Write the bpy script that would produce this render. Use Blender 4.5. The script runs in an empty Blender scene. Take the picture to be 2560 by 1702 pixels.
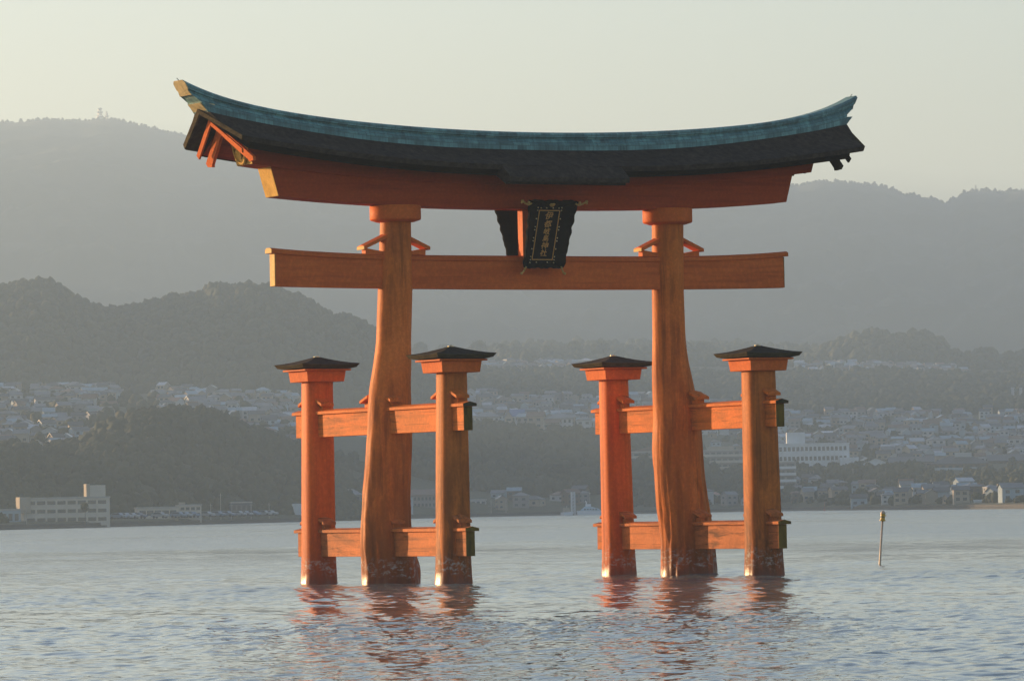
import bpy, bmesh, math, random
import numpy as np
from mathutils import Vector, Matrix

R_ = math.radians
S = bpy.context.scene
COL = S.collection

# ------------------------------------------------------------------ camera, sky, sun, exposure
CAM = np.array([-80.836, -147.969, 2.292])
F_PX, YAW, TILT, ROLL = 13091.98, 0.5 - 0.0044, 0.0321, -0.0198
fwd = np.array([math.sin(YAW) * math.cos(TILT), math.cos(YAW) * math.cos(TILT), math.sin(TILT)])
rt = np.array([math.cos(YAW), -math.sin(YAW), 0.0])
up = np.cross(rt, fwd)
rt2 = rt * math.cos(ROLL) + up * math.sin(ROLL)
up2 = -rt * math.sin(ROLL) + up * math.cos(ROLL)
cam_d = bpy.data.cameras.new('camera')
cam = bpy.data.objects.new('camera', cam_d)
COL.objects.link(cam)
cam.matrix_world = Matrix(((rt2[0], up2[0], -fwd[0], CAM[0]), (rt2[1], up2[1], -fwd[1], CAM[1]),
                           (rt2[2], up2[2], -fwd[2], CAM[2]), (0, 0, 0, 1)))
cam_d.sensor_width = 36.0
cam_d.lens = 36.0 * F_PX / 2560.0
cam_d.clip_start = 0.5
cam_d.clip_end = 40000
S.camera = cam

SUN_EL, SUN_AZ = R_(6.2), R_(-24.0)          # azimuth from +Y, clockwise
world = bpy.data.worlds.new('World')
S.world = world
world.use_nodes = True
wn = world.node_tree
sky = wn.nodes.new('ShaderNodeTexSky')
sky.sky_type = 'NISHITA'
sky.sun_disc = False
sky.sun_elevation = SUN_EL
sky.sun_rotation = SUN_AZ % (2 * math.pi)
sky.altitude = 0
sky.air_density = 1.0
sky.dust_density = 1.0
sky.ozone_density = 1.8
bg = wn.nodes['Background']
bg.inputs['Strength'].default_value = 0.10
tint = wn.nodes.new('ShaderNodeMix')
tint.data_type = 'RGBA'
tint.blend_type = 'MULTIPLY'
tint.inputs[0].default_value = 1.0
tint.inputs[7].default_value = (1.0, 0.928, 0.985, 1)
wn.links.new(sky.outputs[0], tint.inputs[6])
wn.links.new(tint.outputs[2], bg.inputs['Color'])

sun_d = bpy.data.lights.new('sun', 'SUN')
sun_d.energy = 5.0
sun_d.angle = R_(0.5)
sun_d.color = (1.0, 0.65, 0.34)
sun = bpy.data.objects.new('sun', sun_d)
COL.objects.link(sun)
sdir = Vector((math.sin(SUN_AZ) * math.cos(SUN_EL), math.cos(SUN_AZ) * math.cos(SUN_EL), math.sin(SUN_EL)))
sun.rotation_euler = sdir.to_track_quat('Z', 'Y').to_euler()

S.view_settings.view_transform = 'Standard'
S.view_settings.look = 'None'
S.view_settings.gamma = 1.0
S.view_settings.exposure = 1.57
S.render.engine = 'CYCLES'
cy = S.cycles
cy.use_denoising = True
cy.max_bounces = 6
cy.diffuse_bounces = 3
cy.glossy_bounces = 3
cy.transmission_bounces = 2
cy.volume_bounces = 0
cy.caustics_reflective = True
cy.blur_glossy = 0.5
cy.sample_clamp_indirect = 6.0
HAZE_DENSITY = 2.2e-4
HAZE_COLOR = (0.515, 0.735, 1.0)

# ------------------------------------------------------------------ helpers
rng = np.random.default_rng(7)
random.seed(7)


def ray(x, y):
    return fwd + rt2 * ((x - 1280) / F_PX) - up2 * ((y - 851) / F_PX)


def at(x, y, R):
    """world point on the sight line of a photo position, R metres of level distance away"""
    d = ray(x, y)
    return CAM + d * (R / math.hypot(d[0], d[1]))


def az_of(x):
    d = ray(x, 1272 - 0.0198 * (x - 1280))
    return math.atan2(d[0], d[1])


def z_of(x, y, R):
    return float(at(x, y, R)[2])


def px_of_az(a):
    return 1280 + F_PX * math.tan(a - YAW)


def tag(o, label=None, cat=None, group=None, kind=None):
    if label: o['label'] = label
    if cat: o['category'] = cat
    if group: o['group'] = group
    if kind: o['kind'] = kind
    return o


def empty(name, loc=(0, 0, 0), rz=0.0, **k):
    o = bpy.data.objects.new(name, None)
    o.empty_display_size = 0.5
    COL.objects.link(o)
    o.location = loc
    o.rotation_euler = (0, 0, rz)
    return tag(o, **k)


def copy_tree(o, parent=None):
    c = o.copy()
    COL.objects.link(c)
    c.parent = parent
    for ch in list(o.children):
        copy_tree(ch, c)
    return c


class MB:
    """collects shapes into one mesh"""
    def __init__(s):
        s.v, s.f, s.uv = [], [], []

    def add(s, vs, fs):
        n = len(s.v)
        s.v += [tuple(map(float, p)) for p in vs]
        s.f += [tuple(n + i for i in f) for f in fs]
        return s

    def box(s, x0, x1, y0, y1, z0, z1, M=None):
        vs = [(x0, y0, z0), (x1, y0, z0), (x1, y1, z0), (x0, y1, z0), (x0, y0, z1), (x1, y0, z1), (x1, y1, z1), (x0, y1, z1)]
        if M is not None: vs = [tuple(M @ Vector(p)) for p in vs]
        return s.add(vs, [(3, 2, 1, 0), (4, 5, 6, 7), (0, 1, 5, 4), (1, 2, 6, 5), (2, 3, 7, 6), (3, 0, 4, 7)])

    def hexa(s, vs):
        return s.add(vs, [(3, 2, 1, 0), (4, 5, 6, 7), (0, 1, 5, 4), (1, 2, 6, 5), (2, 3, 7, 6), (3, 0, 4, 7)])

    def prism(s, poly, a, b):
        """poly: list of 3-vectors, extruded by vector (b - a)"""
        n = len(poly)
        P = [np.array(p) + np.array(a) for p in poly] + [np.array(p) + np.array(b) for p in poly]
        fs = [tuple(range(n))[::-1], tuple(range(n, 2 * n))] + [(i, (i + 1) % n, n + (i + 1) % n, n + i) for i in range(n)]
        return s.add(P, fs)

    def tube(s, a, b, r0, r1=None, n=10, caps=True):
        a, b = Vector(a), Vector(b)
        r1 = r0 if r1 is None else r1
        d = (b - a).normalized()
        u = d.orthogonal().normalized()
        w = d.cross(u)
        vs = []
        for c, r in ((a, r0), (b, r1)):
            for i in range(n):
                t = 2 * math.pi * i / n
                vs.append(c + (u * math.cos(t) + w * math.sin(t)) * r)
        fs = [(i, (i + 1) % n, n + (i + 1) % n, n + i) for i in range(n)]
        if caps: fs += [tuple(range(n))[::-1], tuple(range(n, 2 * n))]
        return s.add(vs, fs)

    def lathe(s, prof, c=(0, 0, 0), n=20, axis=None):
        c = Vector(c)
        axis = Vector((0, 0, 1)) if axis is None else Vector(axis).normalized()
        u = axis.orthogonal().normalized()
        w = axis.cross(u)
        vs, fs = [], []
        for r, h in prof:
            for i in range(n):
                t = 2 * math.pi * i / n
                vs.append(c + axis * h + (u * math.cos(t) + w * math.sin(t)) * max(r, 1e-4))
        for k in range(len(prof) - 1):
            for i in range(n):
                j = (i + 1) % n
                fs.append((k * n + i, k * n + j, (k + 1) * n + j, (k + 1) * n + i))
        fs.append(tuple(range(n))[::-1])
        fs.append(tuple(range((len(prof) - 1) * n, len(prof) * n)))
        return s.add(vs, fs)

    def build(s, name, mat, parent=None, smooth=False, bevel=0.0, loc=None, fixn=True):
        me = bpy.data.meshes.new(name)
        me.from_pydata(s.v, [], s.f)
        if fixn:
            bm = bmesh.new(); bm.from_mesh(me)
            bmesh.ops.recalc_face_normals(bm, faces=bm.faces)
            bm.to_mesh(me); bm.free()
        o = bpy.data.objects.new(name, me)
        COL.objects.link(o)
        if mat: me.materials.append(mat)
        if smooth:
            for p in me.polygons: p.use_smooth = True
        if bevel:
            md = o.modifiers.new('bevel', 'BEVEL'); md.width = bevel; md.segments = 2; md.limit_method = 'ANGLE'
            md.angle_limit = R_(40)
        if parent: o.parent = parent
        if loc is not None: o.location = loc
        return o


def grid_mesh(name, P, mat, parent=None, smooth=True, close_u=False):
    """P: (n, m, 3) array of points"""
    n, m, _ = P.shape
    me = bpy.data.meshes.new(name)
    idx = np.arange(n * m).reshape(n, m)
    if close_u: idx = np.concatenate([idx, idx[:, :1]], 1)
    q = np.stack([idx[:-1, :-1], idx[:-1, 1:], idx[1:, 1:], idx[1:, :-1]], -1).reshape(-1, 4)
    me.vertices.add(n * m)
    me.vertices.foreach_set('co', P.astype(np.float32).ravel())
    me.loops.add(q.size)
    me.loops.foreach_set('vertex_index', q.astype(np.int32).ravel())
    me.polygons.add(len(q))
    me.polygons.foreach_set('loop_start', np.arange(0, q.size, 4, dtype=np.int32))
    me.polygons.foreach_set('use_smooth', np.full(len(q), smooth, dtype=bool))
    me.update(calc_edges=True)
    me.materials.append(mat)
    o = bpy.data.objects.new(name, me)
    COL.objects.link(o)
    if parent: o.parent = parent
    return o


def raw_mesh(name, V, Fc, mat, smooth=True, tone=None):
    """V (n,3), Fc (m,3) triangles"""
    me = bpy.data.meshes.new(name)
    me.vertices.add(len(V))
    me.vertices.foreach_set('co', V.astype(np.float32).ravel())
    me.loops.add(Fc.size)
    me.loops.foreach_set('vertex_index', Fc.astype(np.int32).ravel())
    me.polygons.add(len(Fc))
    me.polygons.foreach_set('loop_start', np.arange(0, Fc.size, 3, dtype=np.int32))
    me.polygons.foreach_set('use_smooth', np.full(len(Fc), smooth, dtype=bool))
    me.update(calc_edges=True)
    if tone is not None:
        at_ = me.attributes.new('tone', 'FLOAT', 'POINT')
        at_.data.foreach_set('value', tone.astype(np.float32))
    me.materials.append(mat)
    o = bpy.data.objects.new(name, me)
    COL.objects.link(o)
    return o


def snoise(x, y, seed, octaves=4, base=1.0, gain=0.5):
    """smooth value noise on arrays"""
    out = np.zeros_like(x, dtype=float)
    amp, fr, tot = 1.0, base, 0.0
    for o in range(octaves):
        u, v = x * fr + 37.7 * o + seed * 13.1, y * fr - 11.3 * o + seed * 7.9
        i, j = np.floor(u).astype(np.int64), np.floor(v).astype(np.int64)
        fu, fv = u - i, v - j
        fu, fv = fu * fu * (3 - 2 * fu), fv * fv * (3 - 2 * fv)

        def h(a, b):
            n = (a * 374761393 + b * 668265263 + (seed * 1013 + o * 97) * 1274126177) & 0xFFFFFFFF
            n = ((n ^ (n >> 13)) * 1274126177) & 0xFFFFFFFF
            n = n ^ (n >> 16)
            return (n & 0xFFFF) / 32767.5 - 1.0
        a = h(i, j) * (1 - fu) + h(i + 1, j) * fu
        b = h(i, j + 1) * (1 - fu) + h(i + 1, j + 1) * fu
        out += amp * (a * (1 - fv) + b * fv)
        tot += amp
        amp *= gain; fr *= 2
    return out / tot


# ------------------------------------------------------------------ materials
def new_mat(name):
    m = bpy.data.materials.new(name)
    m.use_nodes = True
    nt = m.node_tree
    return m, nt, nt.nodes, nt.links, nt.nodes['Principled BSDF']


def ramp(nd, stops, interp='LINEAR'):
    r = nd.new('ShaderNodeValToRGB')
    r.color_ramp.interpolation = interp
    el = r.color_ramp.elements
    while len(el) < len(stops): el.new(0.5)
    for e, (p, c) in zip(el, stops):
        e.position = p
        e.color = (*c, 1) if len(c) == 3 else c
    return r


def noise_node(nd, lk, vec, scale, detail=6, rough=0.6, dist=0.0, stretch=None):
    if stretch is not None:
        mp = nd.new('ShaderNodeMapping')
        mp.inputs['Scale'].default_value = stretch
        lk.new(vec, mp.inputs['Vector'])
        vec = mp.outputs[0]
    n = nd.new('ShaderNodeTexNoise')
    n.inputs['Scale'].default_value = scale
    n.inputs['Detail'].default_value = detail
    n.inputs['Roughness'].default_value = rough
    n.inputs['Distortion'].default_value = dist
    lk.new(vec, n.inputs['Vector'])
    return n


def mixrgb(nd, lk, fac, a, b, mode='MIX'):
    m = nd.new('ShaderNodeMix')
    m.data_type = 'RGBA'
    m.blend_type = mode
    for sock, v in ((m.inputs[0], fac), (m.inputs[6], a), (m.inputs[7], b)):
        if isinstance(v, (int, float)): sock.default_value = v
        elif isinstance(v, tuple): sock.default_value = (*v, 1)
        else: lk.new(v, sock)
    return m.outputs[2]


def mth(nd, lk, op, a, b=None, clamp=False):
    m = nd.new('ShaderNodeMath')
    m.operation = op
    m.use_clamp = clamp
    for i, v in enumerate((a, b)):
        if v is None: continue
        if isinstance(v, (int, float)): m.inputs[i].default_value = v
        else: lk.new(v, m.inputs[i])
    return m.outputs[0]


def wood_mat(name, base, dark, light, stretch, rough=0.55, waterline=False, bump=0.25, stain=0.5, planks=None, grime=0.6):
    m, nt, nd, lk, bs = new_mat(name)
    tc = nd.new('ShaderNodeTexCoord')
    v = tc.outputs['Object']
    g = noise_node(nd, lk, v, 1.0, 8, 0.62, 0.3, stretch)
    big = noise_node(nd, lk, v, 0.45, 5, 0.6, 0.6)
    fine = noise_node(nd, lk, v, 9.0, 4, 0.7)
    r1 = ramp(nd, [(0.30, dark), (0.5, base), (0.72, light)])
    lk.new(g.outputs[0], r1.inputs[0])
    rb = ramp(nd, [(0.40, (0, 0, 0)), (0.70, (1, 1, 1))])
    lk.new(big.outputs[0], rb.inputs[0])
    c = mixrgb(nd, lk, mth(nd, lk, 'MULTIPLY', rb.outputs[0], stain), r1.outputs[0], dark)
    rf = ramp(nd, [(0.45, (0.8, 0.8, 0.8)), (0.62, (1.05, 1.05, 1.05))])
    lk.new(fine.outputs[0], rf.inputs[0])
    c = mixrgb(nd, lk, 0.6, c, rf.outputs[0], 'MULTIPLY')
    hgt = g.outputs[0]
    if planks is not None:
        sep = nd.new('ShaderNodeSeparateXYZ'); lk.new(v, sep.inputs[0])
        zz = mth(nd, lk, 'FRACT', mth(nd, lk, 'DIVIDE', mth(nd, lk, 'ADD', sep.outputs[2], 0.06), planks))
        seam = mth(nd, lk, 'LESS_THAN', zz, 0.05)
        brk = noise_node(nd, lk, v, 1.3, 2, 0.5)
        seam = mth(nd, lk, 'MULTIPLY', seam, mth(nd, lk, 'GREATER_THAN', brk.outputs[0], 0.47))
        c = mixrgb(nd, lk, mth(nd, lk, 'MULTIPLY', seam, 0.6), c, (dark[0] * .4, dark[1] * .4, dark[2] * .4))
    if waterline:
        sep = nd.new('ShaderNodeSeparateXYZ'); lk.new(v, sep.inputs[0])
        z = sep.outputs[2]
        wob = noise_node(nd, lk, v, 2.2, 4, 0.6, 0.5, (1, 1, 0.35))
        zz = mth(nd, lk, 'ADD', z, mth(nd, lk, 'MULTIPLY', mth(nd, lk, 'SUBTRACT', wob.outputs[0], 0.5), 0.9))
        # red tidal paint below about half a metre, dark weed at the very bottom
        low = nd.new('ShaderNodeMapRange'); low.inputs[1].default_value = 1.15; low.inputs[2].default_value = 0.35
        lk.new(zz, low.inputs[0])
        c = mixrgb(nd, lk, mth(nd, lk, 'MULTIPLY', low.outputs[0], 0.5), c, (0.26, 0.035, 0.018))
        # old dirt worked into the lower third of the wood, in ragged vertical patches
        dn1 = noise_node(nd, lk, v, 1.0, 6, 0.7, 0.8, (1.6, 1.6, 0.45))
        dz1 = nd.new('ShaderNodeMapRange'); dz1.inputs[1].default_value = 5.5; dz1.inputs[2].default_value = 0.8; lk.new(z, dz1.inputs[0])
        dr1 = ramp(nd, [(0.40, (0, 0, 0)), (0.55, (1, 1, 1))]); lk.new(dn1.outputs[0], dr1.inputs[0])
        c = mixrgb(nd, lk, mth(nd, lk, 'MULTIPLY', mth(nd, lk, 'MULTIPLY', dr1.outputs[0], dz1.outputs[0]), grime), c, (0.12, 0.045, 0.018))
        # patchy white barnacle band
        sp = noise_node(nd, lk, v, 6.0, 6, 0.75, 0.6, (1, 1, 1.5))
        pk = ramp(nd, [(0.50, (0, 0, 0)), (0.63, (1, 1, 1))]); lk.new(sp.outputs[0], pk.inputs[0])
        b1 = nd.new('ShaderNodeMapRange'); b1.inputs[1].default_value = 0.95; b1.inputs[2].default_value = 0.6; lk.new(zz, b1.inputs[0])
        b2 = nd.new('ShaderNodeMapRange'); b2.inputs[1].default_value = 0.22; b2.inputs[2].default_value = 0.36; lk.new(zz, b2.inputs[0])
        bm_ = mth(nd, lk, 'MULTIPLY', mth(nd, lk, 'MULTIPLY', b1.outputs[0], b2.outputs[0]), pk.outputs[0])
        c = mixrgb(nd, lk, mth(nd, lk, 'MULTIPLY', bm_, 0.7), c, (0.52, 0.50, 0.47))
        wet = nd.new('ShaderNodeMapRange'); wet.inputs[1].default_value = 0.34; wet.inputs[2].default_value = 0.08; lk.new(zz, wet.inputs[0])
        c = mixrgb(nd, lk, mth(nd, lk, 'MULTIPLY', wet.outputs[0], 0.6), c, (0.11, 0.014, 0.010))
        rr = mth(nd, lk, 'SUBTRACT', rough, mth(nd, lk, 'MULTIPLY', wet.outputs[0], rough - 0.30))
        lk.new(rr, bs.inputs['Roughness'])
    else:
        bs.inputs['Roughness'].default_value = rough
    lk.new(c, bs.inputs['Base Color'])
    if waterline: lk.new(mth(nd, lk, 'ADD', 0.025, mth(nd, lk, 'MULTIPLY', wet.outputs[0], 0.22)), bs.inputs['Specular IOR Level'])
    else: bs.inputs['Specular IOR Level'].default_value = 0.025
    bp = nd.new('ShaderNodeBump'); bp.inputs['Strength'].default_value = bump; bp.inputs['Distance'].default_value = 0.04
    lk.new(hgt, bp.inputs['Height']); lk.new(bp.outputs[0], bs.inputs['Normal'])
    return m


VERM = (0.70, 0.155, 0.032)
M = {}
M['beam'] = wood_mat('vermilion_beam', (0.66, 0.150, 0.034), (0.48, 0.10, 0.026), (0.72, 0.18, 0.042), (0.35, 3, 6), 0.6, bump=0.1, stain=0.45)
M['beamtop'] = wood_mat('deep_red_shaded_beam', (0.46, 0.070, 0.018), (0.34, 0.050, 0.015), (0.50, 0.088, 0.022), (0.35, 3, 6), 0.6, bump=0.1, stain=0.45)  # redder than the lower beam, with the roof's shade darkened into the colour
M['palegold'] = wood_mat('weathered_gilding', (0.58, 0.46, 0.24), (0.34, 0.28, 0.15), (0.66, 0.54, 0.30), (3, 3, 3), 0.6, bump=0.1, stain=0.6)
M['tie'] = wood_mat('weathered_tie_paint', (0.74, 0.185, 0.034), (0.42, 0.13, 0.028), (0.80, 0.22, 0.045), (3, 0.5, 5), 0.6, bump=0.25, stain=0.75, planks=0.36)
M['tielow'] = wood_mat('weathered_low_tie_paint', (0.60, 0.175, 0.048), (0.32, 0.11, 0.042), (0.68, 0.21, 0.065), (3, 0.5, 5), 0.6, bump=0.25, stain=0.8, planks=0.36)
M['trunk'] = wood_mat('weathered_trunk_paint', (0.70, 0.190, 0.036), (0.40, 0.100, 0.022), (0.78, 0.23, 0.05), (3.2, 3.2, 0.35), 0.5, True, 0.6, 0.6)
M['post'] = wood_mat('post_paint', (0.72, 0.150, 0.028), (0.54, 0.10, 0.022), (0.78, 0.18, 0.036), (5, 5, 0.28), 0.5, True, 0.35, 0.35, grime=0.3)
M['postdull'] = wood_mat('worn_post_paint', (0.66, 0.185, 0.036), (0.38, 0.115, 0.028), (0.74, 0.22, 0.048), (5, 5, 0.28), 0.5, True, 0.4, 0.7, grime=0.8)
def add_cracks(m, lo, hi, scale, amt=.8):
    nt = m.node_tree; nd, lk = nt.nodes, nt.links
    bs = nd['Principled BSDF']
    tc = nd.new('ShaderNodeTexCoord')
    a = noise_node(nd, lk, tc.outputs['Object'], 1.0, 7, .7, .5, scale)
    b = noise_node(nd, lk, tc.outputs['Object'], .55, 3, .5, .3)
    r = ramp(nd, [(lo, (0, 0, 0)), (hi, (1, 1, 1))]); lk.new(a.outputs[0], r.inputs[0])
    rb_ = ramp(nd, [(.36, (0, 0, 0)), (.58, (1, 1, 1))]); lk.new(b.outputs[0], rb_.inputs[0])
    src = bs.inputs['Base Color'].links[0].from_socket
    c = mixrgb(nd, lk, mth(nd, lk, 'MULTIPLY', mth(nd, lk, 'MULTIPLY', r.outputs[0], rb_.outputs[0]), amt), src, (0.07, 0.028, 0.012))
    lk.new(c, bs.inputs['Base Color'])


add_cracks(M['trunk'], .50, .62, (5.0, 5.0, .25), .45)
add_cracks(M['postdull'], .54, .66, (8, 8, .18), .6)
add_cracks(M['tie'], .54, .68, (5, .6, 6))
add_cracks(M['tielow'], .51, .66, (5, .7, 5))
M['verm'] = wood_mat('bright_vermilion', VERM, (0.60, 0.125, 0.026), (0.76, 0.18, 0.04), (1, 1, 1), 0.55, bump=0.05, stain=0.3)
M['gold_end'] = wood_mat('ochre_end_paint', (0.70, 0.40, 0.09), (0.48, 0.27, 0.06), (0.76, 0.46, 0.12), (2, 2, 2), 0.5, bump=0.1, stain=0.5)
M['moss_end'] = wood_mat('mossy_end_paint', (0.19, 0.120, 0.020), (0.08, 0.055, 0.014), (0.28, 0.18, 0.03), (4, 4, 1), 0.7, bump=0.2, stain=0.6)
M['dark_end'] = wood_mat('weathered_and_shaded_wood', (0.05, 0.042, 0.022), (0.025, 0.022, 0.013), (0.08, 0.065, 0.03), (4, 4, 4), 0.8, bump=0.2)  # weathered ends; on the right gable boards the dark stands for shade
M['bark'] = wood_mat('cypress_bark_roof', (0.052, 0.041, 0.034), (0.028, 0.022, 0.019), (0.085, 0.067, 0.053), (6, 2, 8), 0.85, bump=0.5, stain=0.4)
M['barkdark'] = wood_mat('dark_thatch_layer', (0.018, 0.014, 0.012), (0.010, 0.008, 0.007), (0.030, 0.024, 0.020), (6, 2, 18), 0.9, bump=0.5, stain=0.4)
M['barkedge'] = wood_mat('bark_roof_edge', (0.075, 0.058, 0.030), (0.035, 0.027, 0.016), (0.13, 0.10, 0.05), (3, 3, 18), 0.85, bump=0.5, stain=0.5)
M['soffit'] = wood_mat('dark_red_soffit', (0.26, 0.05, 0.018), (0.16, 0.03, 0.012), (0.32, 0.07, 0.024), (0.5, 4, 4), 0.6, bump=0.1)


def copper_mat():
    m, nt, nd, lk, bs = new_mat('green_copper_sheet')
    uv = nd.new('ShaderNodeUVMap')
    br = nd.new('ShaderNodeTexBrick')
    br.inputs['Scale'].default_value = 1.0
    br.inputs['Brick Width'].default_value = 0.31
    br.inputs['Row Height'].default_value = 0.155
    br.inputs['Mortar Size'].default_value = 0.010
    br.inputs['Mortar Smooth'].default_value = 0.3
    br.inputs['Color1'].default_value = (0, 0, 0, 1)
    br.inputs['Color2'].default_value = (1, 1, 1, 1)
    br.inputs['Mortar'].default_value = (0.3, 0.3, 0.3, 1)
    lk.new(uv.outputs[0], br.inputs['Vector'])
    tc = nd.new('ShaderNodeTexCoord')
    n = noise_node(nd, lk, tc.outputs['Object'], 1.6, 6, 0.65, 0.3)
    streak = noise_node(nd, lk, uv.outputs[0], 1.0, 4, 0.6, 0, (9, 0.8, 1))
    f = mth(nd, lk, 'ADD', mth(nd, lk, 'MULTIPLY', br.outputs[0], 0.20), mth(nd, lk, 'ADD', mth(nd, lk, 'MULTIPLY', n.outputs[0], 0.55), mth(nd, lk, 'MULTIPLY', streak.outputs[0], 0.55)))
    r = ramp(nd, [(0.42, (0.042, 0.086, 0.086)), (0.64, (0.095, 0.215, 0.208)), (0.90, (0.21, 0.43, 0.40))])
    lk.new(f, r.inputs[0])
    c = mixrgb(nd, lk, mth(nd, lk, 'MULTIPLY', br.outputs['Fac'], 0.45), r.outputs[0], (0.035, 0.055, 0.055))
    lk.new(c, bs.inputs['Base Color'])
    bs.inputs['Roughness'].default_value = 0.55
    bp = nd.new('ShaderNodeBump'); bp.inputs['Strength'].default_value = 0.6; bp.inputs['Distance'].default_value = 0.02
    bp.invert = True
    lk.new(br.outputs['Fac'], bp.inputs['Height']); lk.new(bp.outputs[0], bs.inputs['Normal'])
    return m


def plain(name, col, rough=0.6, metal=0.0, var=0.15, scale=1.0, spec=0.5):
    m, nt, nd, lk, bs = new_mat(name)
    tc = nd.new('ShaderNodeTexCoord')
    n = noise_node(nd, lk, tc.outputs['Object'], scale, 5, 0.6, 0.2)
    r = ramp(nd, [(0.3, tuple(c * (1 - var) for c in col)), (0.7, tuple(min(1, c * (1 + var)) for c in col))])
    lk.new(n.outputs[0], r.inputs[0])
    lk.new(r.outputs[0], bs.inputs['Base Color'])
    bs.inputs['Roughness'].default_value = rough
    bs.inputs['Metallic'].default_value = metal
    bs.inputs['Specular IOR Level'].default_value = spec
    return m


M['copper'] = copper_mat()
M['lacquer'] = plain('black_lacquer', (0.006, 0.006, 0.007), 0.6, 0, 0.3, 4, 0.1)
M['lacquer2'] = plain('dark_carved_frame', (0.008, 0.007, 0.007), 0.95, 0, 0.4, 8, 0.03)
M['gold'] = plain('gilt_metal', (0.50, 0.33, 0.10), 0.5, 0.5, 0.2, 10)
M['giltpaint'] = plain('gilt_lettering', (0.56, 0.29, 0.075), 0.6, 0.0, 0.2, 10)
M['studs'] = plain('pale_gilt_studs', (0.75, 0.62, 0.35), 0.3, 0.8, 0.1, 10)

# ------------------------------------------------------------------ the gate
gate = empty('torii_gate', (0, 0, 0), label='huge vermilion wooden gate with a curved bark and copper roof standing in the sea', cat='gate')

AX = [0, 1.3, 2.6, 3.9, 5.2, 6.2, 7.05, 7.7, 8.35, 9.05, 9.75, 10.45, 11.15, 11.85, 12.4, 13.2]
RT = [14.39, 14.395, 14.42, 14.46, 14.53, 14.60, 14.69, 14.76, 14.83, 14.91, 15.02, 15.15, 15.32, 15.56, 15.80, 16.2]
AE = [0, 2.5, 4.4, 5.8, 7.1, 8.5, 9.8, 11.15, 12.4]
EV = [13.17, 13.19, 13.27, 13.34, 13.46, 13.60, 13.77, 13.95, 14.15]


def smooth_tab(xs, ys):
    xs, ys = np.array(xs), np.array(ys)
    co = np.polyfit(np.concatenate([-xs[1:], xs]), np.concatenate([ys[1:], ys]), 8)
    return lambda x: np.polyval(co, x)


z_ridge = smooth_tab(AX, RT)
z_rb0 = smooth_tab([0, 2.5, 3.74, 5.2, 6.6, 7.73, 8.55, 9.15, 10.4, 11.64, 12.5], [13.78, 13.80, 13.84, 13.915, 14.055, 14.18, 14.28, 14.38, 14.55, 14.80, 15.0])
z_eave = smooth_tab(AE, EV)
z_groove = lambda x: 12.66 + 0.46 * np.abs(x / 9.5) ** 2.3
z_shim = lambda x: 11.90 + 0.32 * np.abs(x / 9.3) ** 2.5


def sweep(name, pts, mat, parent, N=72, closed=True, caps=True, bevel=0.0, smooth=False):
    """pts: list of (y, zfun, xend) ; swept along X with its own end for every line"""
    T = np.linspace(-1, 1, N + 1)
    ring = []
    for (y, zf, xe) in pts:
        X = T * xe
        ring.append(np.stack([X, np.full_like(X, y), zf(X)], -1))
    P = np.stack(ring, 1)                       # (N+1, k, 3)
    k = len(pts)
    mb = MB()
    vs = P.reshape(-1, 3)
    fs = []
    for i in range(N):
        for j in range(k if closed else k - 1):
            a, b = j, (j + 1) % k
            fs.append((i * k + a, i * k + b, (i + 1) * k + b, (i + 1) * k + a))
    if closed and caps:
        fs.append(tuple(range(k))[::-1]); fs.append(tuple(N * k + j for j in range(k)))
    mb.add(vs, fs)
    o = mb.build(name, mat, parent, smooth=smooth, bevel=bevel)
    # uv: metres along, metres around
    me = o.data
    uvl = me.uv_layers.new(name='UVMap')
    d = np.concatenate([[0], np.cumsum(np.linalg.norm(np.diff(P[N // 2], axis=0), axis=1))])
    dv = np.tile(d, N + 1); xv = vs[:, 0]
    for lp in me.loops:
        uvl.data[lp.index].uv = (xv[lp.vertex_index], dv[lp.vertex_index])
    return o


# lower lintel beam (through the pillars)
nz = lambda b, a, p: (lambda x: b + a * np.abs(x / 9.43) ** p)
low = sweep('lower_beam', [(-.18, nz(9.33, .08, 2.5), 9.33), (.18, nz(9.33, .08, 2.5), 9.33), (.18, nz(10.24, .20, 4), 9.31), (-.18, nz(10.24, .20, 4), 9.31)], M['beam'], gate, 48, bevel=0.012)
sweep('beam_cap', [(-.235, nz(10.243, .20, 4), 9.46), (.235, nz(10.243, .20, 4), 9.46), (.235, nz(10.36, .20, 4), 9.46), (.12, nz(10.41, .20, 4), 9.46), (-.12, nz(10.41, .20, 4), 9.46), (-.235, nz(10.36, .20, 4), 9.46)], M['beam'], low, 48)
for s in (-1, 1):
    mb = MB()
    z0, z1 = 9.415, 10.42
    mb.box(s * 9.315, s * 9.345, -.176, .176, z0, z1)
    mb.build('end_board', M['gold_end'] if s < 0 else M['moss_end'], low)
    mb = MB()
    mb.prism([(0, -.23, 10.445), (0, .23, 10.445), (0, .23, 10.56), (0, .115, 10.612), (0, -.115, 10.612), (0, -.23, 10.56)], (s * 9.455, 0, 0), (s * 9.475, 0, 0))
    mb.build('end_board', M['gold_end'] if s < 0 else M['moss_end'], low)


def slat(p_hi, p_lo, axis_w, w, t, pitch):
    """sloping board with a slightly gabled top; runs p_hi -> p_lo, width along axis_w"""
    p_hi, p_lo, a = Vector(p_hi), Vector(p_lo), Vector(axis_w)
    upv = Vector((0, 0, 1))
    poly = [(-w / 2, 0), (w / 2, 0), (w / 2, t * .75), (0, t * .75 + pitch), (-w / 2, t * .75)]
    mb = MB()
    P = [p_hi + a * u + upv * v for u, v in poly] + [p_lo + a * u + upv * v for u, v in poly]
    n = 5
    mb.add(P, [tuple(range(n))[::-1], tuple(range(n, 2 * n))] + [(i, (i + 1) % n, n + (i + 1) % n, n + i) for i in range(n)])
    return mb


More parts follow.
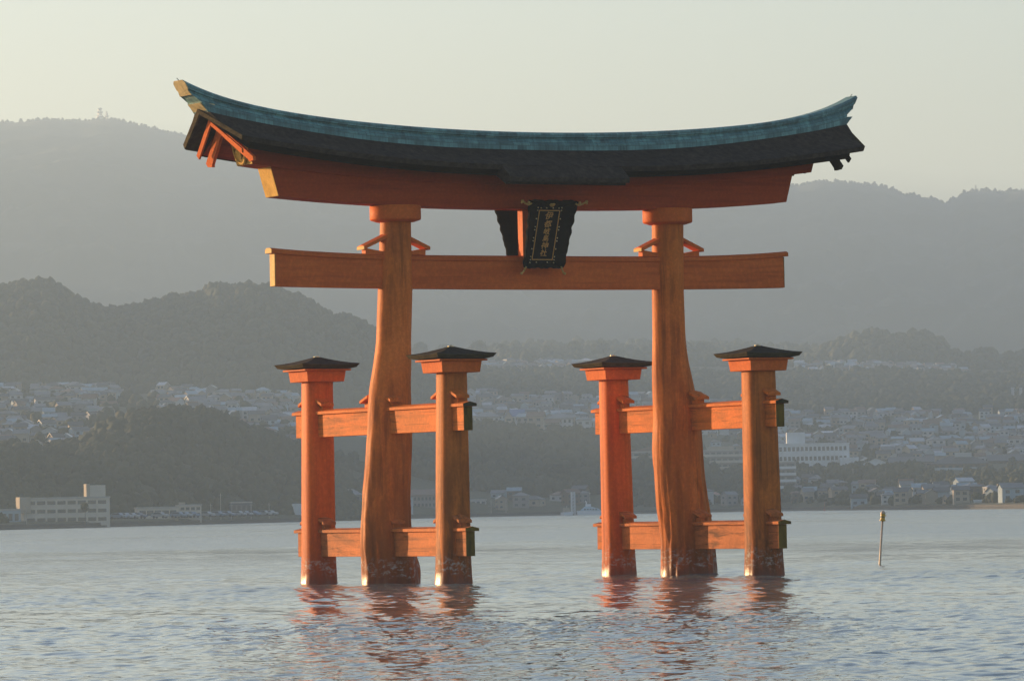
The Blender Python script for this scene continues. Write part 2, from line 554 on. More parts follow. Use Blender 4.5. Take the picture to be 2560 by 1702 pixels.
# wedges above the lower beam, both sides of each main pillar
for xc in (-5.05, 5.05):
    for s in (-1, 1):
        a = xc + s * 0.30
        e = xc + s * 1.17
        wdg = MB().hexa([(a, -.14, 10.42), (xc + s * 1.07, -.14, 10.42), (xc + s * 1.07, .14, 10.42), (a, .14, 10.42),
                         (a, -.14, 10.50), (xc + s * 1.07, -.14, 10.625), (xc + s * 1.07, .14, 10.625), (a, .14, 10.50)]).build('wedge', M['verm'], low, bevel=0.01)
        slat((a, 0, 10.965), (e, 0, 10.57), (0, 1, 0), .52, .15, .05).build('sloping_board', M['verm'], low, bevel=0.01)
        mb = MB(); mb.box(e - s * .0, e + s * .012, -.255, .255, 10.575, 10.675)
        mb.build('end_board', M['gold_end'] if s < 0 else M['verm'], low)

# upper beam and the curved beam above it
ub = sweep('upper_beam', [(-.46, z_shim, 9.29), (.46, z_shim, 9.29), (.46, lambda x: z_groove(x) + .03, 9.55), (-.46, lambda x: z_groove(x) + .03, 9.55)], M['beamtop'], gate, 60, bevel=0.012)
under = lambda t: (lambda x: (z_rb0(x) - .24) * (1 - t) + (z_eave(x) - .33) * t)
kb_top = lambda x: under(.311)(x) + 0.02
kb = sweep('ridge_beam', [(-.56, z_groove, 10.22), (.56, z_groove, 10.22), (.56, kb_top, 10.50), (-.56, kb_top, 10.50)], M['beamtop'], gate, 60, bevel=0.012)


def end_panel(zlo, zhi, xlo, xhi, y, s, parent, mat):
    mb = MB()
    d = 0.015
    a = [(s * xlo, -y, zlo), (s * xlo, y, zlo), (s * xhi, y, zhi), (s * xhi, -y, zhi)]
    mb.hexa([a[0], a[1], a[2], a[3]] + [(p[0] + s * d, p[1], p[2]) for p in a])
    return mb.build('end_board', mat, parent)


for s in (-1, 1):
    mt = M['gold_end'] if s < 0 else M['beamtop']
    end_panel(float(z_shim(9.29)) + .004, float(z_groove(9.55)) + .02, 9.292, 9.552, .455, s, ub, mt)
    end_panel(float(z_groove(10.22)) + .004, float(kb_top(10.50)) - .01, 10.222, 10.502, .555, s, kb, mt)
    # round crest carved on the beam end: raised ring with a crescent
    cz = 13.60
    cx = s * (10.222 + .24 * (cz - 13.2) / .65 + .016)
    mb = MB()
    mb.lathe([(.40, 0), (.40, .05), (.37, .07), (.32, .07), (.31, .035), (.0, .03)], (cx, 0, cz), 28, (s, 0, -.3))
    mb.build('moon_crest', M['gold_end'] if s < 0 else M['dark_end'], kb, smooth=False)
    cres = []
    for i in range(17):
        t = math.pi * (-.62 + 1.24 * i / 16) + math.pi / 2 + .5
        cres.append((.29 * math.cos(t), .29 * math.sin(t)))
    for i in range(17):
        t = math.pi * (.62 - 1.24 * i / 16) + math.pi / 2 + .5
        cres.append((.08 * math.cos(math.pi / 2 + .5) + .235 * math.cos(t) * .95, .08 * math.sin(math.pi / 2 + .5) + .235 * math.sin(t) * .85))
    poly = [(0 - s * .3 * v * .0, u, v) for u, v in cres]
    MB().prism([(cx, u, cz + v) for _, u, v in poly], (s * .03, 0, 0), (s * .075, 0, 0)).build('crescent', M['moss_end'], kb)

# bark roof: thick slab with stepped eaves, gable ends that lean outwards
ap = lambda x: z_rb0(x) + 0.06
XE, XA = 11.31, 11.80


def rl(y, dz, base, x):
    return (y, (lambda q, dz=dz, base=base: base(q) + dz), x)


EY = 2.16
s1 = lambda t: (lambda x: (z_rb0(x) - .07) * (1 - t) + (z_eave(x) - .16) * t)
roof_pts = [rl(0, .05, ap, XA), rl(-.55, -.05, ap, XA - .12), rl(-1.30, .285, z_eave, XE + .22), rl(-EY, 0, z_eave, XE), rl(-EY + .05, -.16, z_eave, XE - .03), (0, s1(0), XA - .06),
            rl(EY - .05, -.16, z_eave, XE - .03), rl(EY, 0, z_eave, XE), rl(1.30, .285, z_eave, XE + .22), rl(.55, -.05, ap, XA - .12)]
roof = sweep('bark_roof', roof_pts, M['bark'], gate, 80)
dz_ = lambda f, d: (lambda x: f(x) - d)
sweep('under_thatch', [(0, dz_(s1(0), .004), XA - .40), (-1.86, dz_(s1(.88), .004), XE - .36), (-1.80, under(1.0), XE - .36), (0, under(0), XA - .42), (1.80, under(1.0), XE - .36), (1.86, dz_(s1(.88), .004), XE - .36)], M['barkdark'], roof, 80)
# red boards under the roof slab
for sy in (-1, 1):
    dn = lambda t: (lambda x: under(t)(x) - .04)
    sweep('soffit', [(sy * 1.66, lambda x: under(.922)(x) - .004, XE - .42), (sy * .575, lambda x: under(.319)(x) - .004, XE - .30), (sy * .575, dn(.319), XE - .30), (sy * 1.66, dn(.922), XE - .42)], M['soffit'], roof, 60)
# lower eave over the name plaque, front and back
for sy in (-1, 1):
    mb = MB()
    x0, x1 = -2.24, 2.12
    pr = [(2.10, .03), (2.68, -.40), (2.64, -.55), (2.42, -.52), (2.38, -.62), (1.72, -.30), (1.80, -.05)]
    for n_, (xa, xb) in enumerate(((x0, x1),)):
        mb.prism([(0, sy * y, 13.17 + z) for y, z in pr], (xa, 0, 0), (xb, 0, 0))
    mb.build('plaque_eave', M['bark'], roof, bevel=0.01)
# barge boards at both gables, two nested chevrons
for s in (-1, 1):
    # (height of the ridge end, reach, height of the eave end, width, lean line x at two heights, pointed tip, thickness)
    for (za, yo, zb, wd, xa, xb, tip, th, nm) in ((14.60, 1.66, 13.60, .15, 11.46, 11.12, 0, .06, 'barge_trim'), (14.44, 1.58, 13.44, .27, 11.14, 10.80, .16, .10, 'barge_board')):
        mb = MB()
        for sy in (-1, 1):
            A = np.array([0.0, za]); B = np.array([yo, zb])
            dv = (B - A) / np.linalg.norm(B - A)
            nr = np.array([-abs(dv[1]), -abs(dv[0])]); nr = np.array([dv[1], -dv[0]])
            if nr[1] > 0: nr = -nr
            lean = lambda p: s * (xb + (xa - xb) * (p[1] - zb) / (za - zb))
            low_in = np.array([0.0, za - wd / abs(nr[1])])
            if tip:
                poly = [A, B, B + dv * tip, B + dv * (tip + .02) + nr * wd * .45, B + dv * (tip - .22) + nr * wd * 1.12, B - dv * .16 + nr * wd, low_in]
            else:
                poly = [A, B, B + nr * wd, low_in]
            mb.prism([(lean(p), sy * p[0], p[1]) for p in poly], (0, 0, 0), (-s * th, 0, 0))
        mb.build(nm, M['verm'] if s < 0 else M['dark_end'], roof)  # right boards coloured dark in place of the roof's shade
    # pale trim along the gable edge of the bark slab
    mb = MB()
    zz = float(z_eave(XE))
    for sy in (-1, 1):
        xa, xe = s * (XA + .004), s * (XE + .004)
        za = float(ap(XA)) + .05
        mb.hexa([(xe, sy * EY, zz), (xa, 0, za), (xa - s * .06, 0, za - .155), (xe - s * .03, sy * (EY - .05), zz - .15),
                 (xe + s * .03, sy * EY, zz), (xa + s * .03, 0, za), (xa - s * .03, 0, za - .155), (xe, sy * (EY - .05), zz - .15)])
    mb.build('gable_edge', M['barkedge'], roof)

# copper ridge: stepped tiers that kick up at both ends
rb = lambda x: z_rb0(x)
fr = lambda f: (lambda q: z_rb0(q) * (1 - f) + z_ridge(q) * f)
tiers = [(-.52, 0.0, 11.70), (-.52, .36, 11.92), (-.46, .40, 11.95), (-.45, .52, 12.00), (-.43, .54, 12.20), (-.36, .64, 12.27), (-.36, .70, 12.30), (-.42, .73, 12.31), (-.42, .92, 12.42), (-.30, 1.0, 12.46)]
pts = [(y, fr(f), x) for y, f, x in tiers] + [(-y, fr(f), x) for y, f, x in tiers[::-1]]
ridge = sweep('copper_ridge', pts, M['copper'], gate, 120)
for v in ridge.data.vertices:
    if v.co.x > 8: v.co.x -= .27 * ((v.co.x - 8) / 4.46) ** 2
for s in (-1, 1):
    mb = MB()
    sq = lambda x: x - (.27 * ((x - 8) / 4.46) ** 2 if s > 0 else 0)
    loop = [(s * sq(x), y, float(fr(f)(x))) for y, f, x in tiers[4:]] + [(s * sq(x), -y, float(fr(f)(x))) for y, f, x in tiers[4:][::-1]]
    n = len(loop)
    outer = [(p[0] + s * .03, p[1], p[2]) for p in loop]
    mb.add(loop + outer, [tuple(range(n))[::-1], tuple(range(n, 2 * n))] + [(i, (i + 1) % n, n + (i + 1) % n, n + i) for i in range(n)])
    mb.build('ridge_end', M['palegold'] if s < 0 else M['copper'], ridge)
    mb = MB()
    xg = 11.66
    mb.hexa([(s * (xg - .35), -.50, float(z_rb0(xg)) - .02), (s * xg, -.50, float(z_rb0(xg)) - .02), (s * xg, .50, float(z_rb0(xg)) - .02), (s * (xg - .35), .50, float(z_rb0(xg)) - .02),
             (s * (xg - .2), -.47, float(z_rb0(xg)) + .27), (s * (xg + .30), -.47, float(z_rb0(xg)) + .30), (s * (xg + .30), .47, float(z_rb0(xg)) + .30), (s * (xg - .2), .47, float(z_rb0(xg)) + .27)])
    mb.build('ridge_bracket', M['palegold'] if s < 0 else M['copper'], ridge, bevel=0.02)
    mb = MB(); mb.tube((s * sq(12.40), 0, float(z_ridge(12.4)) - .02), (s * sq(12.52), 0, float(z_ridge(12.4)) + .10), .012)
    mb.build('tip_spike', M['copper'], ridge)

# central strut between the beams
MB().box(-.46, .46, -.17, .17, 10.40, 11.93).build('centre_strut', M['verm'], gate, bevel=0.01)

# main pillars: natural camphor trunks
ML = [(12.0, .43, .49), (11.43, .428, .49), (10.98, .412, .502), (9.33, .378, .55), (8.26, .324, .556), (7.71, .303, .55), (7.07, .26, .596), (6.42, .184, .642), (5.94, .14, .676), (5.45, .125, .708), (4.8, .105, .723), (4.16, .072, .735), (3.51, .029, .736), (2.87, -.021, .747), (1.99, -.052, .785), (1.34, -.055, .801), (1.02, -.006, .83), (.69, .07, .885), (.43, .105, .912), (.05, .098, .905), (-1.6, .09, .93)]
MR = [(12.0, -.371, .516), (11.51, -.371, .516), (9.38, -.41, .521), (7.7, -.399, .542), (7.04, -.379, .592), (6.37, -.317, .667), (5.7, -.257, .726), (5.03, -.19, .775), (4.36, -.199, .805), (3.7, -.191, .806), (3.03, -.154, .817), (2.45, -.107, .828), (1.79, -.01, .85), (1.45, .02, .858), (.78, .062, .881), (.28, .074, .915), (.03, .076, .924), (-1.6, .08, .94)]


def main_pillar(tab, xc, yoff, seed):
    t = np.array(sorted(tab))
    nz_, nt_ = 150, 96
    z = np.linspace(-1.6, 11.95, nz_)
    lat = np.interp(z, t[:, 0], t[:, 1]); rad = np.interp(z, t[:, 0], t[:, 2])
    k = np.ones(7) / 7
    lat[3:-3] = np.convolve(lat, k, 'valid'); rad[3:-3] = np.convolve(rad, k, 'valid')
    yc = yoff * np.clip((11 - z) / 4, 0, 1)
    xcen = xc + (lat + yc * math.sin(.5)) / math.cos(.5)
    th = np.linspace(0, 2 * math.pi, nt_, endpoint=False)
    Z, T = np.meshgrid(z, th, indexing='ij')
    A = np.clip((7.5 - Z) / 5, 0.0, 1)
    cx, sx = np.cos(T), np.sin(T)
    n1 = snoise(cx * 1.4 + seed, sx * 1.4 + Z * .22, seed, 3)
    n2 = snoise(cx * 4.5 + 5 + seed, sx * 4.5 + Z * .25, seed + 3, 3)
    n3 = snoise(cx * 2.5 + Z * .8, sx * 2.5 - Z * .5, seed + 8, 3)
    r = rad[:, None] * (1 + A * (.085 * n1 + .075 * n2 + .05 * n3) + .006 * n2)
    P = np.stack([xcen[:, None] + r * cx, yc[:, None] + r * sx, Z], -1)
    o = grid_mesh('main_pillar', P, M['trunk'], gate, True, True)
    dw = MB().lathe([(.60, 11.46), (.80, 11.52), (.815, 11.56), (.815, 11.98)], (float(xcen[-8]), 0, 0), 40)
    d = dw.build('pillar_collar', M['verm'], o, smooth=False)
    for p in d.data.polygons: p.use_smooth = len(p.vertices) == 4
    d.modifiers.new('b', 'BEVEL').width = .015
    d.modifiers['b'].limit_method = 'ANGLE'
    return o


main_pillar(ML, -5.45, -.22, 11)
main_pillar(MR, 5.45, .25, 29)


def wing_pillar(X, Y, sx, sy, r_top, r_bot, mat, seed, red):
    nz_, nt_ = 70, 64
    z = np.linspace(-1.6, 6.62, nz_)
    th = np.linspace(0, 2 * math.pi, nt_, endpoint=False)
    Z, T = np.meshgrid(z, th, indexing='ij')
    lean = .070 * Z / 6.5
    xc, ycn = X - sx * lean, Y
    rr = r_bot + (r_top - r_bot) * np.clip(Z / 6.5, -.2, 1) + .035 * np.clip((1.0 - Z) / 1.0, 0, 1.3) ** 2
    c, s_ = np.cos(T), np.sin(T)
    sq = (np.abs(c) ** 3.0 + np.abs(s_) ** 3.0) ** (-1 / 3.0)
    sq = sq / sq.max() * 1.05
    n = snoise(c * 3 + seed, s_ * 3 + Z * .12, seed, 3)
    n2 = snoise(c * 9 + seed, s_ * 9 + Z * .1, seed + 5, 2)
    A = np.clip((4 - Z) / 3, .2, 1)
    r = rr * sq * (1 + A * (.018 * n + .012 * n2))
    P = np.stack([xc + r * c, ycn + r * s_, Z], -1)
    o = grid_mesh('wing_pillar', P, mat, gate, True, True)
    cx, cyy = X - sx * .07, Y
    mb = MB()
    w0, w1 = .655, .70
    mb.hexa([(cx - w0, cyy - w0, 6.53), (cx + w0, cyy - w0, 6.53), (cx + w0, cyy + w0, 6.53), (cx - w0, cyy + w0, 6.53),
             (cx - w1, cyy - w1, 6.875), (cx + w1, cyy - w1, 6.875), (cx + w1, cyy + w1, 6.875), (cx - w1, cyy + w1, 6.875)])
    mb.build('capital_block', M['verm'], o, bevel=0.012)
    MB().box(cx - .83, cx + .83, cyy - .83, cyy + .83, 6.878, 6.935).build('capital_plate', M['verm'], o, bevel=0.008)
    # shingled hat: stepped eave, hollow curved slopes, small metal tip
    Q = []
    lv = [(.86, 6.938), (.93, 6.955), (.96, 6.958), (1.035, 7.06), (1.035, 7.075), (.80, 7.120), (.55, 7.185), (.30, 7.262), (.10, 7.33), (.06, 7.34)]
    mbr = MB()
    vs, fs = [], []
    m_ = 9
    for h, zz in lv:
        ring = []
        for (ax, ay, bx, by) in ((-1, -1, 1, -1), (1, -1, 1, 1), (1, 1, -1, 1), (-1, 1, -1, -1)):
            for i in range(m_):
                u = i / m_
                k = abs(2 * u - 1)
                ring.append((cx + h * (ax + (bx - ax) * u), cyy + h * (ay + (by - ay) * u), zz + .035 * (k ** 3) * (h / 1.03) ** 2))
        vs += ring
    n = 4 * m_
    for L in range(len(lv) - 1):
        for i in range(n):
            fs.append((L * n + i, L * n + (i + 1) % n, (L + 1) * n + (i + 1) % n, (L + 1) * n + i))
    fs.append(tuple(range(n))[::-1]); fs.append(tuple((len(lv) - 1) * n + i for i in range(n)))
    hat = mbr.add(vs, fs).build('hat_roof', M['bark'], o)
    hat.data.materials.append(M['barkedge'])
    for p in hat.data.polygons:
        zc_ = p.center[2]
        if p.normal[2] < .3 and 6.96 < zc_ < 7.1: p.material_index = 1
    MB().lathe([(.09, 7.325), (.11, 7.34), (.08, 7.36), (.04, 7.375), (.012, 7.39)], (cx, cyy, 0), 12).build('hat_finial', M['studs'], o, smooth=True)
    return o


WY = 4.694
wing_pillar(-5.6, WY, -1, 1, .500, .555, M['post'], 3, 1)
wing_pillar(-5.6, -WY, -1, -1, .465, .548, M['postdull'], 4, 0)
wing_pillar(5.6, WY, 1, 1, .478, .548, M['post'], 5, 1)
wing_pillar(5.6, -WY, 1, -1, .525, .602, M['postdull'], 6, 0)

# tie beams front to back through each group of pillars
for X in (-5.6, 5.6):
    for z0, z1, zc_, mt, lowtie in ((4.73, 5.46, 5.60, M['tie'], False), (.87, 1.635, 1.765, M['tielow'], True)):
        tb = MB().box(X - .15, X + .15, -5.86, 5.86, z0, z1).build('tie_beam', mt, gate, bevel=0.012)
        mb = MB()
        mb.prism([(X - .235, 0, z1 + .002), (X + .235, 0, z1 + .002), (X + .235, 0, z1 + .095), (X, 0, zc_ + .02), (X - .235, 0, z1 + .095)], (0, -6.0, 0), (0, 6.0, 0))
        mb.build('tie_cap', mt, tb, bevel=0.008)
        for s in (-1, 1):
            e = 5.862
            ym = (s * e, s * (e + .014))
            MB().box(X - .147, X + .147, min(ym), max(ym), z0 + .004, z1 - .004).build('end_board', M['moss_end'] if s < 0 else M['tie'], tb)
            mb = MB()
            mb.prism([(X - .23, 0, z1 + .006), (X + .23, 0, z1 + .006), (X + .23, 0, z1 + .09), (X, 0, zc_ + .014), (X - .23, 0, z1 + .09)], (0, s * 6.002, 0), (0, s * 6.014, 0))
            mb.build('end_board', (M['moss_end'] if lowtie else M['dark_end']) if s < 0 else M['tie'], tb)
        for yc, rp in ((WY, .50), (-WY, .50), (0, .62)):
            xcc = X
            for s in (-1, 1):
                y_hi, y_lo = yc + s * (rp - .12), yc + s * (rp + .36)
                if yc == 0: y_hi, y_lo = yc + s * (rp - .1), yc + s * (rp + .46)
                zz = zc_
                MB().hexa([(X - .11, y_hi, zz - .05), (X + .11, y_hi, zz - .05), (X + .11, y_lo - s * .12, zz - .05), (X - .11, y_lo - s * .12, zz - .05),
                           (X - .11, y_hi, zz + .10), (X + .11, y_hi, zz + .10), (X + .11, y_lo - s * .12, zz + .15), (X - .11, y_lo - s * .12, zz + .15)]).build('wedge', mt, tb, bevel=0.006)
                slat((X, y_hi, zz + .30), (X, y_lo, zz + .125), (1, 0, 0), .46, .12, .05).build('sloping_board', mt, tb, bevel=0.006)

# ------------------------------------------------------------------ name plaques
def plaque(sy, label):
    root = empty('name_plaque', (-.03 if sy < 0 else 0, -.52 if sy < 0 else .30, 10.09 if sy < 0 else 10.42), label=label, cat='sign', group='carved plaques of the gate')
    tl = R_(20)
    O = np.array([0, 0, 0.0])
    V = np.array([0, sy * math.sin(tl), math.cos(tl)])
    N = np.array([0, sy * math.cos(tl), -math.sin(tl)])
    U = np.array([-sy * 1.0, 0, 0])

    def P(u, v, n):
        return tuple(O + U * u + V * v + N * n)
    H = 2.24
    # scalloped, flaring outer frame: ring between inner rectangle and wavy outline
    inner, outer = [], []

    def wave(t, k):
        return .035 * abs(math.sin(t * math.pi * k)) + .012 * math.sin(t * 41 + k)
    seg = 44
    for i in range(seg):                      # right side, bottom -> top
        t = i / seg
        w = .72 + .15 * t ** 1.6
        inner.append((.475, .06 + t * (H - .32))); outer.append((w + wave(t, 5), t * H))
    for i in range(seg // 2):                 # top
        t = i / (seg // 2)
        inner.append((.475 - .95 * t, H - .26)); outer.append((.87 - 1.74 * t, H - .03 + wave(t, 3)))
    for i in range(seg):                      # left side, top -> bottom
        t = 1 - i / seg
        w = .72 + .15 * t ** 1.6
        inner.append((-.475, .06 + t * (H - .32))); outer.append((-w - wave(t, 5), t * H))
    for i in range(seg // 2):                 # bottom
        t = i / (seg // 2)
        inner.append((-.475 + .95 * t, .06)); outer.append((-.72 + 1.44 * t, -wave(t, 3)))
    n = len(inner)
    mb = MB()
    fr_, bk = .26, -.02
    vs = [P(u, v, .05) for u, v in inner] + [P(u, v, fr_) for u, v in outer] + [P(u, v, fr_ - .09) for u, v in outer] + [P(u, v, bk) for u, v in inner]
    fs = []
    for L in range(4):
        for i in range(n):
            j = (i + 1) % n
            a, b = L * n, ((L + 1) % 4) * n
            fs.append((a + i, a + j, b + j, b + i))
    mb.add(vs, fs)
    mb.build('carved_frame', M['lacquer2'], root)
    MB().hexa([P(-.48, .05, -.02), P(.48, .05, -.02), P(.48, H - .25, -.02), P(-.48, H - .25, -.02), P(-.48, .05, .045), P(.48, .05, .045), P(.48, H - .25, .045), P(-.48, H - .25, .045)]).build('panel', M['lacquer'], root)
    mb = MB()
    a, b, c_, d_ = -.385, .385, .19, 1.86
    w = .028
    for (u0, u1, v0, v1) in ((a, b, c_, c_ + w), (a, b, d_ - w, d_), (a, a + w, c_ + w, d_ - w), (b - w, b, c_ + w, d_ - w)):
        mb.hexa([P(u0, v0, .046), P(u1, v0, .046), P(u1, v1, .046), P(u0, v1, .046), P(u0, v0, .062), P(u1, v0, .062), P(u1, v1, .062), P(u0, v1, .062)])
    mb.build('gilt_border', M['giltpaint'], root)
    mb = MB()
    spots = []
    for v in (.10, .20, .30, .56, .83, .93, 1.20, 1.30, 1.57, 1.85, 1.94):
        spots += [(-.435, v), (.435, v)]
    for u in (-.20, .20): spots += [(u, .115)]
    for u in (-.33, -.12, .12, .33): spots += [(u, 1.93)]
    mb.lathe([(.024, 0), (.021, .018), (.010, .028)], (0, 0, 0), 8, N)
    st = None
    for u, v in spots:
        if st is None:
            st = mb.build('gilt_stud', M['studs'], root, smooth=True)
        else:
            st = st.copy(); COL.objects.link(st)
        st.location = P(u, v, .046)
    mb = MB()
    mb.lathe([(.11, 0), (.10, .03), (.05, .05)], P(.03, 2.09, .11), 14, N)
    mb.build('gilt_crest', M['gold'], root, smooth=True)
    # curled gilt fittings at the four corners
    for sx in (-1, 1):
        mb = MB()
        q = [(sx * .80, H - .10, .24), (sx * .92, H - .15, .26), (sx * 1.04, H - .10, .27), (sx * 1.16, H - .03, .28), (sx * 1.20, H - .10, .28)]
        for p0, p1 in zip(q[:-1], q[1:]): mb.tube(P(*p0), P(*p1), .035, .03, 8)
        mb.lathe([(.045, -.03), (.05, 0), (.045, .03)], P(sx * 1.17, H - .02, .28), 10, N)
        mb.lathe([(.04, -.03), (.045, 0), (.04, .03)], P(sx * .93, H - .06, .28), 10, N)
        mb.build('gilt_hook', M['gold'], root, smooth=True)
        mb = MB()
        q = [(sx * .64, .02, .22), (sx * .70, -.10, .23), (sx * .76, -.20, .24)]
        for p0, p1 in zip(q[:-1], q[1:]): mb.tube(P(*p0), P(*p1), .035, .03, 8)
        mb.lathe([(.04, -.03), (.045, 0), (.04, .03)], P(sx * .79, -.20, .25), 10, N)
        mb.build('gilt_hook', M['gold'], root, smooth=True)
    if sy < 0:
        # six brush-written characters, top to bottom
        chars = '伊都岐島神社'
        vs_all, fs_all = [], []
        tops = [1.70, 1.42, 1.17, .94, .70, .45]
        sizes = [.30, .27, .26, .26, .27, .26]
        for ch, v0, sz in zip(chars, tops, sizes):
            cu = bpy.data.curves.new('t', 'FONT')
            cu.body = ch
            cu.size = 1.0
            cu.extrude = 0.01
            cu.offset = 0.012
            cu.resolution_u = 3
            to = bpy.data.objects.new('t', cu)
            COL.objects.link(to)
            bpy.context.view_layer.update()
            ev = to.evaluated_get(bpy.context.evaluated_depsgraph_get())
            me = ev.to_mesh()
            co = np.array([v.co[:] for v in me.vertices])
            if len(co):
                mn, mx = co.min(0), co.max(0)
                co[:, 0] = (co[:, 0] - (mn[0] + mx[0]) / 2) * sz * .95
                co[:, 1] = (co[:, 1] - mn[1]) / max(1e-3, (mx[1] - mn[1])) * sz * .86
                co[:, 0] += .10 * co[:, 1] + .012 * np.sin(co[:, 1] * 40)
                off = len(vs_all)
                vs_all += [P(x, v0 - sz * .5 + y, .047 + max(0, z) * .8 + .006) for x, y, z in co]
                fs_all += [tuple(off + i for i in p.vertices) for p in me.polygons]
            ev.to_mesh_clear()
            bpy.data.objects.remove(to)
            bpy.data.curves.remove(cu)
        MB().add(vs_all, fs_all).build('lettering', M['giltpaint'], root, fixn=False)
    if sy > 0: root.scale = (.9, .9, .86)
    return root


plaque(-1, 'black name plaque with gilt characters hung at the middle of the gate, facing the viewer')
plaque(1, 'dark scalloped plaque on the far side of the gate, seen left of the centre strut')

# ------------------------------------------------------------------ marker pole in the water
mk = empty('marker_pole', (21.60, 13.69, 0), label='slim leaning steel marker pole with a yellow lamp on top, in open water', cat='pole')
M['steel'] = plain('galvanised_steel', (0.52, 0.40, 0.28), 0.5, 0.15, 0.15, 5)
M['yellow'] = plain('yellow_lamp_paint', (0.55, 0.33, 0.03), 0.4, 0, 0.15, 5)
M['lens'] = plain('smoky_lamp_lens', (0.20, 0.16, 0.06), 0.2, 0, 0.1, 5)
lx = math.tan(R_(4.9))
ax = Vector((lx * math.cos(.5), -lx * math.sin(.5), 1)).normalized()
MB().tube(ax * -1.5, ax * 1.60, .042, .036, 14).build('pole', M['steel'], mk, smooth=True)
MB().lathe([(.05, 1.58), (.115, 1.60), (.115, 1.63), (.085, 1.64)], (0, 0, 0), 16, ax).build('flange', M['yellow'], mk)
MB().lathe([(.078, 1.64), (.085, 1.66), (.085, 1.70), (.075, 1.71), (.075, 1.76), (.088, 1.77), (.088, 1.83), (.07, 1.85)], (0, 0, 0), 16, ax).build('lamp_body', M['yellow'], mk)
MB().lathe([(.077, 1.70), (.079, 1.705), (.079, 1.765), (.077, 1.77)], (0, 0, 0), 16, ax).build('lens', M['lens'], mk)
MB().lathe([(.088, 1.85), (.095, 1.86), (.090, 1.89), (.06, 1.94), (.02, 1.97)], (0, 0, 0), 16, ax).build('lamp_cap', M['steel'], mk, smooth=True)
MB().tube(ax * 1.78 + Vector(rt) * .07, ax * 1.78 + Vector(rt) * .13, .015).build('bracket', M['yellow'], mk)

# ------------------------------------------------------------------ terrain
def foliage_mat(name, dark, mid, light, s1=0.09, s2=0.5):
    m, nt, nd, lk, bs = new_mat(name)
    tc = nd.new('ShaderNodeTexCoord')
    a = noise_node(nd, lk, tc.outputs['Object'], s1, 5, 0.6)
    b = noise_node(nd, lk, tc.outputs['Object'], s2, 5, 0.7)
    att = nd.new('ShaderNodeAttribute'); att.attribute_name = 'tone'
    f = mth(nd, lk, 'ADD', mth(nd, lk, 'MULTIPLY', a.outputs[0], 0.35), mth(nd, lk, 'MULTIPLY', b.outputs[0], 0.4))
    f = mth(nd, lk, 'ADD', f, mth(nd, lk, 'MULTIPLY', att.outputs['Fac'], 0.3))
    r = ramp(nd, [(0.32, dark), (0.52, mid), (0.76, light)])
    lk.new(f, r.inputs[0]); lk.new(r.outputs[0], bs.inputs['Base Color'])
    bs.inputs['Roughness'].default_value = 0.85
    bs.inputs['Specular IOR Level'].default_value = 0.15
    bp = nd.new('ShaderNodeBump'); bp.inputs['Strength'].default_value = 0.8; bp.inputs['Distance'].default_value = 0.6
    lk.new(b.outputs[0], bp.inputs['Height']); lk.new(bp.outputs[0], bs.inputs['Normal'])
    return m


M['ground'] = foliage_mat('scrub_and_soil', (0.05, 0.055, 0.03), (0.09, 0.09, 0.05), (0.17, 0.15, 0.10), 0.05, 0.3)
M['wood'] = foliage_mat('woodland_leaves', (0.018, 0.026, 0.012), (0.034, 0.042, 0.018), (0.062, 0.060, 0.028))
M['woodfar'] = foliage_mat('mountain_woods', (0.018, 0.027, 0.014), (0.032, 0.042, 0.021), (0.052, 0.056, 0.028), 0.02, 0.12)
M['trunkbark'] = plain('tree_bark', (0.10, 0.075, 0.05), 0.9, 0, 0.3, 3)

HY = lambda x: 1272 - 0.0198 * (x - 1280)
SHORE = [(-900, 980), (-300, 1040), (0, 1084), (400, 1230), (760, 1373), (1000, 1520), (1190, 1631), (1490, 1638), (1979, 1621), (2236, 1391), (2560, 1199), (2900, 1130), (3500, 1060)]
r_shore = lambda x: float(np.interp(x, [p[0] for p in SHORE], [p[1] for p in SHORE]))
